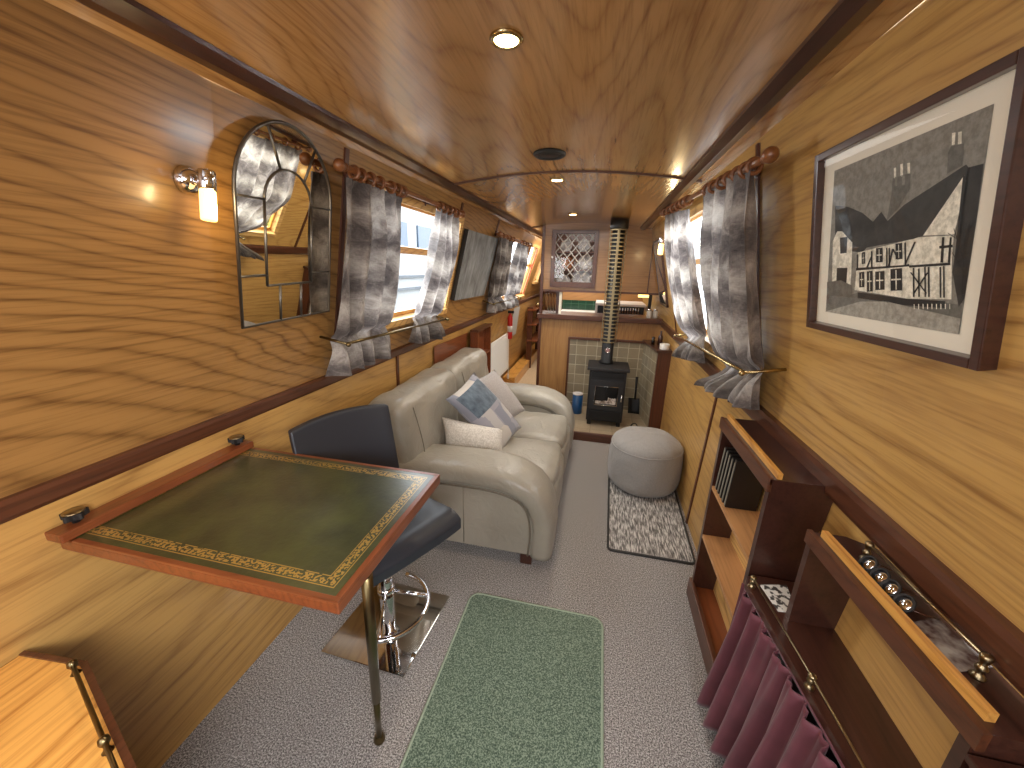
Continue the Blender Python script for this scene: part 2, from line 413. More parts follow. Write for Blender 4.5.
# ------------------------------------------------------------------ the hull: cross-section tapers slightly toward the bow
EYE = 1.5
def kt(Y): return 1.0 if Y < 1 else (1-.23*(Y-1)/3.1 if Y < 4.1 else .77)
def kd(Y): return 1.0 if Y < 1 else (1-.13*(Y-1)/3.1 if Y < 4.1 else .87)
SEC = {'L': ((-1.22, -.50), (-1.06, .455), (-1.0, .483), -1.2), 'R': ((.69, -.535), (.52, .475), (.43, .495), .64)}
def wallpt(side, Y, v, off=0):
    S = SEC[side]
    a = Vector((S[0][0]*kd(Y), S[0][1]*kd(Y))); b = Vector((S[1][0]*kt(Y), S[1][1]*kt(Y)))
    p = a+(b-a)*v; n = Vector((b.y-a.y, -(b.x-a.x))).normalized()
    if side == 'R': n = -n
    p = p+n*off
    return Vector((p.x, Y, p.y+EYE))
def lowpt(side, Y, z, off=0):
    """lower hull lining between floor and dado"""
    S = SEC[side]; zd = S[0][1]*kd(Y)+EYE; xd = S[0][0]*kd(Y)+(.03 if side == 'R' else 0); t_ = z/zd
    x = S[3]+(xd-S[3])*t_
    return Vector((x+(off if side == 'L' else -off), Y, z))
def wallmat(side, Y, v, off=0):
    o = wallpt(side, Y, v, off); w = (wallpt(side, Y, 1)-wallpt(side, Y, 0)).normalized()
    y = (wallpt(side, Y+.1, v)-wallpt(side, Y-.1, v)).normalized()
    if side == 'R': y = -y
    n = y.cross(w).normalized(); w = n.cross(y).normalized()
    m = Matrix.Identity(4)
    for i, c in enumerate((y, w, n, o)): m.col[i][:3] = c
    return m
def crown(x, Y):
    k = kt(Y); return EYE+k*(.543-.118*(x/k+.285)**2)

YB, YF, YN = 4.1, 8.0, -1.6
YS = [-1.6, -1, -.5, 0, .5, 1.0, 1.3, 1.6, 1.9, 2.2, 2.5, 2.8, 3.1, 3.4, 3.7, 4.1, 4.5, 5, 5.5, 6, 7, 8]
mb = MB(); mb.box(-1.32, .85, YN, YB, -.03, 0); struct('floor', mb, M['carpet'])
mb = MB(); mb.box(-1.32, .85, YB, YF+.1, -.03, 0); struct('floor', mb, M['beigefloor'])
# windows: (Y0, Y1, v0, v1)
WINL = [(1.62, 2.62, .20, .86), (3.72, 4.42, .12, .86), (4.68, 5.22, .10, .86), (5.72, 6.05, .30, .62)]
WINR = [(1.80, 3.05, .14, .88)]
def wall_upper(side, wins):
    mb = MB()
    ys = sorted(set(YS+[w[0] for w in wins]+[w[1] for w in wins])); vs = sorted(set([0, 1]+[w[2] for w in wins]+[w[3] for w in wins]))
    for i in range(len(ys)-1):
        for j in range(len(vs)-1):
            yc = (ys[i]+ys[i+1])/2; vc = (vs[j]+vs[j+1])/2
            if any(w[0] < yc < w[1] and w[2] < vc < w[3] for w in wins): continue
            mb.f([mb.v(wallpt(side, ys[i], vs[j])), mb.v(wallpt(side, ys[i+1], vs[j])), mb.v(wallpt(side, ys[i+1], vs[j+1])), mb.v(wallpt(side, ys[i], vs[j+1]))])
    bmesh.ops.remove_doubles(mb.bm, verts=mb.bm.verts, dist=.0005)
    return mb
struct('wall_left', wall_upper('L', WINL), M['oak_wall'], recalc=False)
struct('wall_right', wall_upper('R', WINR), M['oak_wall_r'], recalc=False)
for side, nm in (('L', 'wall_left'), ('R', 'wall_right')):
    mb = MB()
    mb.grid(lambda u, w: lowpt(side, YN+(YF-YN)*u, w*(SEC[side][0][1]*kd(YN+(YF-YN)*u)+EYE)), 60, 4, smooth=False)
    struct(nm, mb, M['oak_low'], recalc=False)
# cove between wall top and ceiling trim
for side, nm in (('L', 'left'), ('R', 'right')):
    S = SEC[side]; mb = MB()
    tx = S[2][0]
    def fn(u, w):
        Y = YN+(YF-YN)*u; k = kt(Y); a = S[1]; x = a[0]+(tx-a[0])*w; zz = a[1]+((crown(tx*k, Y)-EYE)/k-a[1])*(w**.8)
        return (x*k, Y, zz*k+EYE)
    mb.grid(fn, 60, 4); struct('trim_%d' % (1 if side == 'L' else 2), mb, M['oak_ceil'], recalc=False)
mb = MB()
def fn(u, w):
    Y = YN+(YF-YN)*u; k = kt(Y); x = (-1.0+1.43*w)*k; return (x, Y, crown(x, Y))
mb.grid(fn, 60, 24); struct('ceiling', mb, M['oak_ceil'], recalc=False)
# end walls
mb = MB(); mb.box(-1.35, .9, YN-.05, YN, 0, 2.1); struct('wall_back', mb, M['oak_x'])
mb = MB(); mb.box(-1.2, .7, YF, YF+.05, 0, 2.0); struct('wall_front', mb, M['mahog_x'])
# mahogany strips ------------------------------------------------
def rail_along(side, v0, v1, off, y0, y1, mat, name, n=40):
    mb = MB()
    rows = []
    for i in range(n+1):
        Y = y0+(y1-y0)*i/n
        rows.append([mb.v(wallpt(side, Y, v0, 0)), mb.v(wallpt(side, Y, v0, off)), mb.v(wallpt(side, Y, v0+(v1-v0)*.2, off+.004)), mb.v(wallpt(side, Y, v1-(v1-v0)*.2, off+.004)), mb.v(wallpt(side, Y, v1, off)), mb.v(wallpt(side, Y, v1, 0))])
    for a, b in zip(rows, rows[1:]):
        for k in range(5): mb.f([a[k], b[k], b[k+1], a[k+1]])
    mb.f(rows[0]); mb.f(list(reversed(rows[-1])))
    return struct(name, mb, mat)
rail_along('L', -.055, .0, .012, YN, YF, M['mahog'], 'trim_3')
rail_along('R', -.075, .005, .018, YN, YF, M['mahog'], 'trim_4')
for side, cx0, cx1, nm in (('L', -1.025, -.955, 'trim_5'), ('R', .385, .445, 'trim_6')):
    mb = MB(); rows = []
    for i in range(61):
        Y = YN+(YF-YN)*i/60; k = kt(Y)
        q = []
        for x, dz in ((cx0, 0), (cx0, -.012), ((cx0+cx1)/2, -.02), (cx1, -.012), (cx1, 0)): q.append(mb.v((x*k, Y, crown(x*k, Y)+dz)))
        rows.append(q)
    for a, b in zip(rows, rows[1:]):
        for k_ in range(4): mb.f([a[k_], b[k_], b[k_+1], a[k_+1]])
    struct(nm, mb, M['mahog_dark'])
# cross battens on ceiling
nb = 7
for yb in (2.28, 4.07, -.3):
    k = kt(yb); mb = MB(); rows = []
    for i in range(31):
        x = (-1.04+1.52*i/30)*k; z = min(crown(x, yb), 9)
        rows.append([mb.v((x, yb-.014, z+.002)), mb.v((x, yb-.010, z-.008)), mb.v((x, yb+.010, z-.008)), mb.v((x, yb+.014, z+.002))])
    for a, b in zip(rows, rows[1:]):
        for q in range(3): mb.f([a[q], b[q], b[q+1], a[q+1]])
    struct('trim_%d' % nb, mb, M['mahog_x']); nb += 1
# vertical strips on walls
def vstrip(side, Y, v0, v1, w=.022, off=.008, mat='mahog_v'):
    global nb
    mb = MB(); pts = []
    for v in (v0, v1):
        for dy in (-w/2, w/2):
            for o in (0, off): pts.append(mb.v(wallpt(side, Y+dy, v, o)))
    for a in ((0, 1, 3, 2), (4, 6, 7, 5), (0, 4, 5, 1), (2, 3, 7, 6), (1, 5, 7, 3)): mb.f([pts[i] for i in a])
    struct('trim_%d' % nb, mb, M[mat]); nb += 1
def lstrip(side, Y, w=.022, off=.008):
    global nb
    mb = MB(); z1 = SEC[side][0][1]*kd(Y)+EYE-.02; pts = []
    for z in (0, z1):
        for dy in (-w/2, w/2):
            for o in (0, off): pts.append(mb.v(lowpt(side, Y+dy, z, o)))
    for a in ((0, 1, 3, 2), (4, 6, 7, 5), (0, 4, 5, 1), (2, 3, 7, 6), (1, 5, 7, 3)): mb.f([pts[i] for i in a])
    struct('trim_%d' % nb, mb, M['mahog_v']); nb += 1
vstrip('L', 1.515, 0, .99); vstrip('L', 2.60, .86, .99); vstrip('L', 3.32, .86, .99); vstrip('R', 1.70, 0, .985)
vstrip('R', 3.35, .0, .985)
lstrip('L', 2.05); lstrip('R', 2.24); lstrip('R', .2); lstrip('L', .1)

# ------------------------------------------------------------------ windows
wn = 0
def window(side, Y0, Y1, v0, v1, bar=.62, name=None, fmat='oak_pale'):
    global wn; wn += 1
    def P(Y, v, o): return wallpt(side, Y, v, o)
    mb = MB(); fw = .035
    def slab(ya, yb, va, vb, o0, o1):
        q = [mb.v(P(y, v, o)) for y in (ya, yb) for v in (va, vb) for o in (o0, o1)]
        for a in ((0, 1, 3, 2), (4, 6, 7, 5), (0, 4, 5, 1), (2, 3, 7, 6), (0, 2, 6, 4), (1, 5, 7, 3)): mb.f([q[i] for i in a])
    # reveal + frame
    slab(Y0-fw, Y0+.004, v0-fw, v1+fw, -.06, .012); slab(Y1-.004, Y1+fw, v0-fw, v1+fw, -.06, .012)
    slab(Y0, Y1, v1-.004, v1+fw, -.06, .012); slab(Y0, Y1, v0-fw, v0+.004, -.06, .03)
    root = struct('window_%d' % wn, mb, M[fmat])
    mb = MB(); g = .018
    slab(Y0, Y1, v0, v0+g*1.6, -.05, -.03); slab(Y0, Y1, v1-g, v1, -.05, -.03); slab(Y0, Y0+g, v0, v1, -.05, -.03); slab(Y1-g, Y1, v0, v1, -.05, -.03)
    if bar: bv = v0+(v1-v0)*bar; slab(Y0, Y1, bv-.02, bv+.02, -.05, -.025)
    struct('window_frame', mb, M['golden'], root)
    mb = MB(); mb.f([mb.v(P(Y0, v0, -.04)), mb.v(P(Y1, v0, -.04)), mb.v(P(Y1, v1, -.04)), mb.v(P(Y0, v1, -.04))])
    struct('window_pane', mb, M['glass'], root)
for w in WINL[:3]: window('L', *w)
window('L', *WINL[3], bar=0)
window('R', *WINR[0])
mb = MB(); q = [mb.v(wallpt('R', y, v, o)) for y in (2.10, 2.40) for v in (.12, .72) for o in (-.06, -.02)]
for a in ((0, 1, 3, 2), (4, 6, 7, 5), (0, 4, 5, 1), (2, 3, 7, 6), (0, 2, 6, 4), (1, 5, 7, 3)): mb.f([q[i] for i in a])
struct('window_mullion', mb, M['golden'], COL.objects['window_5'])

# what shows outside: a white boat alongside and the bank hedge
b = thing('moored_boat', (-4.2, 3, 0), 'white boat cabin moored alongside, seen through the left window', 'boat')
mb = MB(); mb.box(-4.7, -4.2, 2, 17, -.6, 2.7, bev=.03); mb.build('cabin_side', plain('boat_grey_white', (150, 152, 154), .5), b)
BW = plain('boat_window_blue', (52, 72, 92), .3)
for k in range(6):
    mb = MB(); mb.box(-4.20, -4.16, 5.2+k*1.7, 6.4+k*1.7, 1.75, 2.35, bev=.01); mb.build('cabin_window', BW, b)
SG = plain('strake_grey', (70, 76, 82), .5)
for z in (1.22, .96, .3):
    mb = MB(); mb.box(-4.2, -4.13, 2, 17, z, z+.05); mb.build('rubbing_strake', SG, b)
mb = MB()
def fn(u, w):
    Y = -1+8*u; z = -.6+2.5*w; return (3.2+.35*mnoise.noise(Vector((Y*2, z*2, 0)))+.15*mnoise.noise(Vector((Y*9, z*9, 3))), Y, z)
mb.grid(fn, 90, 40); tag(mb.build('bank_hedge', M['foliage']), 'yellow green hedge on the bank outside the right window', 'hedge', kind='stuff')
mb = MB(); mb.box(-40, 40, -40, 40, -.75, -.65); struct('ground_water', mb, plain('canal_water', (110, 118, 112), .15))

# ------------------------------------------------------------------ curtains
def lerp(a, b, t_): return a+(b-a)*t_
def interp(keys, t_):
    for (t0, a), (t1, b_) in zip(keys, keys[1:]):
        if t_ <= t1:
            f_ = (t_-t0)/(t1-t0); f_ = f_*f_*(3-2*f_); return lerp(a, b_, f_)
    return keys[-1][1]
def curtain(side, keysY0, keysY1, v0, v1, folds, off, label, group, sagw=.02, amp=.035, lean=0, ph=0):
    """keys: t (0 top .. 1 bottom) -> Y of each edge"""
    mb = MB(); nu, nv = folds*12, 46
    waist = .80
    def fn(u, w):
        Ya = interp(keysY0, w); Yb_ = interp(keysY1, w); Y = lerp(Ya, Yb_, u)
        v = lerp(lerp(v0[0], v0[1], u), lerp(v1[0], v1[1], u), w)
        a = amp*(.55+.45*min(1, w*5)) if w < waist else amp*(.6+.9*(w-waist)/.2)
        pinch = math.exp(-((w-waist)/.035)**2)
        a *= (1-.55*pinch)
        ph2 = ph+.5*math.sin(w*4+u*3)
        o = off+a*math.sin(2*PI*folds*u+ph2)+.35*a*math.sin(2*PI*folds*1.7*u+1.3+w*3) - .025*pinch
        if w < .04: o += .006*math.sin(2*PI*folds*2.6*u)
        v += .018*math.sin(2*PI*folds*u+ph2)*(w > .85)*(w-.85)/.15
        return wallpt(side, Y, v, max(.012, o))
    W_ = 1.1*abs(keysY1[0][1]-keysY0[0][1])*1.6
    mb.grid(fn, nu, nv, uvfn=lambda u, w: (u*W_, w*abs(v1[0]-v0[0])))
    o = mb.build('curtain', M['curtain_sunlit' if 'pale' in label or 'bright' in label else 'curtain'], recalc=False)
    return tag(o, label, 'curtain', group)
G1 = 'grey damask curtains'
curtain('L', [(0, 1.42), (.5, 1.42), (.8, 1.42), (1, 1.41)], [(0, 1.80), (.3, 1.845), (.6, 1.85), (.8, 1.82), (1, 1.835)], (.872, .88), (.024, .03), 4, .075, 'large grey damask curtain directly right of the arched mirror', G1)
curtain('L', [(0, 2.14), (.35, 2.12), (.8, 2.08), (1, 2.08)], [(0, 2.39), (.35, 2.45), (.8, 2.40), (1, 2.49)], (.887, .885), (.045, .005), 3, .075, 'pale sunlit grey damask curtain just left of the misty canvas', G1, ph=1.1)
curtain('L', [(0, 3.27), (.4, 3.33), (.8, 3.44), (1, 3.5)], [(0, 3.64), (.4, 3.76), (.8, 3.84), (1, 3.97)], (.845, .85), (.055, .05), 4, .06, 'dark grey curtain just right of the misty canvas, on the far left window', G1, ph=.4)
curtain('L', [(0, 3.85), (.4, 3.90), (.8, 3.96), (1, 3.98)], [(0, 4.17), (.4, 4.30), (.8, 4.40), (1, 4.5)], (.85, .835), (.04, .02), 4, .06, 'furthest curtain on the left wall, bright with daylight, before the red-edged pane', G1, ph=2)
curtain('R', [(0, 1.49), (.4, 1.47), (.8, 1.475), (1, 1.52)], [(0, 2.05), (.4, 2.15), (.65, 2.04), (.8, 1.86), (1, 2.17)], (.868, .935), (.04, -.075), 5, .085, 'large dark grey damask curtain nearest the framed cottage photograph', G1, ph=.7, amp=.032)
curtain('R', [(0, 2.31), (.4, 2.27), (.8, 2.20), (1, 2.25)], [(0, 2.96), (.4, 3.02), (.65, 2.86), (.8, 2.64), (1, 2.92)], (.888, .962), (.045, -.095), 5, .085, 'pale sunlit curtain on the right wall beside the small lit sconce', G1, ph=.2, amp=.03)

def curtain_pole(side, Y0, Y1, vv, off, label, rings, rr=.021, brk=()):
    V = lambda Y: lerp(vv[0], vv[1], (Y-Y0)/(Y1-Y0))
    v = vv[0]
    c = wallpt(side, Y0, v, off); root = thing('curtain_pole', c, label, 'curtain pole', 'turned wooden curtain poles')
    mb = MB(); n = 12
    mb.tube([wallpt(side, lerp(Y0, Y1, i/n), V(lerp(Y0, Y1, i/n)), off) for i in range(n+1)], .011, n=12); mb.build('pole', M['pole'], root)
    for Y, s in ((Y0, -1), (Y1, 1)):
        p = wallpt(side, Y, V(Y), off); mb = MB()
        mb.lathe([(.010, 0), (.016, .005*s), (.016, .010*s), (.010, .014*s), (.018, .022*s), (.023, .032*s), (.022, .042*s), (.015, .051*s), (.006, .056*s), (.001, .057*s)], p, 'Y', 16)
        mb.build('finial', M['pole'], root)
    for Y in rings:
        p = wallpt(side, Y, V(Y), off); mb = MB()
        pts = [p+Vector((math.cos(a)*rr, 0, math.sin(a)*rr-.006)) for a in [2*PI*i/18 for i in range(18)]]
        mb.tube(pts, .007, n=8, closed=True); mb.build('ring', M['pole'], root)
    for Y in brk:
        mb = MB(); mb.tube([wallpt(side, Y, V(Y), 0), wallpt(side, Y, V(Y), .012), wallpt(side, Y, V(Y), .0121), wallpt(side, Y, V(Y), off)], [.024, .024, .011, .011], n=14); mb.build('bracket', M['mahog_v'], root)
    return root
curtain_pole('L', 1.415, 2.42, (.905, .905), .082, 'turned wooden curtain pole over the window beside the arched mirror', [1.46, 1.50, 1.56, 1.62, 1.70, 1.75, 1.79, 2.16, 2.21, 2.27, 2.32, 2.37], brk=(1.52, 2.14))
curtain_pole('L', 3.26, 4.25, (.868, .868), .07, 'short wooden pole above the far left curtains', [3.3, 3.4, 3.5, 3.6, 3.9, 4.0, 4.1], .018, brk=(3.32, 4.2))
curtain_pole('R', 1.42, 2.98, (.878, .985), .088, 'turned wooden curtain pole on the right wall near the framed photograph', [1.50, 1.56, 1.63, 1.72, 1.8, 1.9, 1.98, 2.33, 2.43, 2.54, 2.66, 2.78, 2.9], brk=(1.70, 2.95))
def tie_rod(side, Y0, Y1, v0, v1, off, label, r=.0065, mat='brass'):
    root = thing('curtain_rail', wallpt(side, Y0, v0, off), label, 'brass rail', 'slim brass curtain tie rails')
    mb = MB(); mb.tube([wallpt(side, Y0, v0, off), wallpt(side, (Y0+Y1)/2, (v0+v1)/2, off), wallpt(side, Y1, v1, off)], r, n=10); mb.build('rod', M[mat], root)
    for Y, v in ((Y0, v0), (Y1, v1)):
        mb = MB(); mb.tube([wallpt(side, Y, v, 0), wallpt(side, Y, v, off+.012)], .006, n=8); mb.sphere(wallpt(side, Y, v, off+.012), .011, n=10); mb.build('end_bracket', M[mat], root)
tie_rod('L', 1.42, 2.40, .198, .18, .125, 'slim brass rail holding the curtains beside the arched mirror', mat='bronze')
tie_rod('L', 3.44, 4.5, .178, .158, .095, 'slim brass rail holding the far left curtains', .005, 'bronze')
tie_rod('R', 1.46, 2.64, .212, .135, .125, 'slim brass rail holding back the right wall curtains', mat='brass_bright')

# ------------------------------------------------------------------ arched leaded mirror
mm = wallmat('L', 1.243, .0, .018) @ Matrix.Rotation(math.radians(3), 4, 'Y')
root = thing('arched_mirror', wallpt('L', 1.243, .31), 'arched leaded mirror on the left wall beside the lit sconce', 'mirror')
def arch(cx, hw, w0, sp, n=24):
    pts = [(cx-hw, w0), (cx+hw, w0)]
    for i in range(n+1):
        a = PI*i/n; pts.append((cx+hw*math.cos(a), sp+hw*1.03*math.sin(a)))
    return pts
H0 = .302; SPR = .715
mb = MB(); mb.X = mm; mb.prism(arch(0, .208, H0, SPR), 0, .010, 'Z'); mb.build('mirror_glass', M['mirror'], root)
mb = MB(); mb.X = mm; A = arch(0, .210, H0, SPR); mb.tube([(p[0], p[1], .010) for p in A], .0055, n=8, closed=True); mb.build('outer_came', M['lead'], root)
lines = [[(-.105, .43), (-.105, SPR-.02)], [(.105, .43), (.105, SPR-.02)], [(-.105, .43), (.105, .43)],
         [(-.208, .70), (-.105, .70)], [(.208, .70), (.105, .70)], [(-.208, .465), (-.105, .465)], [(.208, .465), (.105, .465)],
         [(-.05, .43), (-.05, H0)], [(.05, .43), (.05, H0)], [(-.035, .795), (-.082, .912)], [(.07, .775), (.125, .888)]]
mb = MB(); mb.X = mm
for L in lines: mb.tube([(p[0], p[1], .011) for p in L], .0038, n=6)
mb.tube([(.105*math.cos(PI*i/16), SPR-.02+.105*math.sin(PI*i/16), .011) for i in range(17)], .0038, n=6)
mb.build('inner_came', M['lead'], root)

# ------------------------------------------------------------------ wall sconces
def sconce(side, Y, v, label):
    p = wallpt(side, Y, v, 0); m = wallmat(side, Y, v)
    root = thing('wall_sconce', p, label, 'wall lamp', 'chrome wall sconces with frosted tubes')
    mb = MB(); mb.X = m; mb.lathe([(.036, 0), (.036, .008), (.030, .022), (.02, .03), (.004, .034)], n=28); mb.build('wall_plate', M['chrome'], root)
    mb = MB(); mb.X = m; mb.tube([(0, 0, .02), (0, 0, .062)], .009, n=12); mb.build('arm', M['chrome'], root)
    c = m @ Vector((0, 0, .066)); T_ = Matrix.Translation(c) @ Matrix.Rotation(math.radians(-9), 4, 'X'); mb = MB(); mb.X = T_; mb.lathe([(.001, .033), (.019, .032), (.020, .028), (.020, -.014), (.018, -.016), (.001, -.02)], n=24); mb.build('cap', M['chrome'], root)
    mb = MB(); mb.X = T_; mb.lathe([(.001, -.015), (.0175, -.016), (.0185, -.02), (.0185, -.088), (.017, -.092), (.001, -.092)], n=24); mb.build('glass_shade', M['emit'], root)
    return c+Vector((0, 0, -.055))
lp1 = sconce('L', .915, .735, 'lit chrome sconce with frosted tube beside the arched mirror')
lp2 = sconce('R', 3.27, .80, 'lit sconce far down the right wall beside the pale curtain')

# ------------------------------------------------------------------ framed cottage photograph
PM = wallmat('R', 1.02, .6)
def flat(Y, v):
    q = PM.inverted() @ wallpt('R', Y, v); return (q.x, q.y)
cs_ = [flat(1.288, .384), flat(.752, .394), flat(.752, .838), flat(1.288, .826)]
FX0 = (cs_[0][0]+cs_[3][0])/2; FX1 = (cs_[1][0]+cs_[2][0])/2; FB = (cs_[0][1]+cs_[1][1])/2; FT = (cs_[2][1]+cs_[3][1])/2
ps_ = [flat(1.226, .437), flat(.817, .437), flat(.817, .780), flat(1.226, .780)]
GX0 = (ps_[0][0]+ps_[3][0])/2; GX1 = (ps_[1][0]+ps_[2][0])/2; GB = (ps_[0][1]+ps_[1][1])/2; GT = (ps_[2][1]+ps_[3][1])/2
def slabR(mb, y0, y1, v0, v1, o0, o1, m=None):
    q = [mb.v(wallpt('R', y, v, o)) for y in (y0, y1) for v in (v0, v1) for o in (o0, o1)]
    for a in ((0, 1, 3, 2), (4, 6, 7, 5), (0, 4, 5, 1), (2, 3, 7, 6), (0, 2, 6, 4), (1, 5, 7, 3)): mb.f([q[i] for i in a], m)
root = thing('framed_photograph', wallpt('R', 1.0, .6), 'framed black and white photograph of thatched timbered cottages on the right wall', 'picture')
fw = .018
mb = MB(); mb.X = PM
for a in ((FX0, FX0+fw, FB, FT), (FX1-fw, FX1, FB, FT), (FX0+fw, FX1-fw, FT-fw, FT), (FX0+fw, FX1-fw, FB, FB+fw)): mb.box(*a, .001, .030, bev=.002)
mb.build('frame', M['mahog_dark'], root)
mb = MB(); mb.X = PM; mb.box(FX0+fw-.002, FX1-fw+.002, FB+fw-.002, FT-fw+.002, .004, .012); mb.build('mount', M['cream'], root)
mb = MB(); mb.X = PM
def poly(pts, m, lay):
    mb.f([mb.v((lerp(GX0, GX1, p[0]), lerp(GB, GT, p[1]), .0126+lay*.0003)) for p in pts], M['ph_'+m])
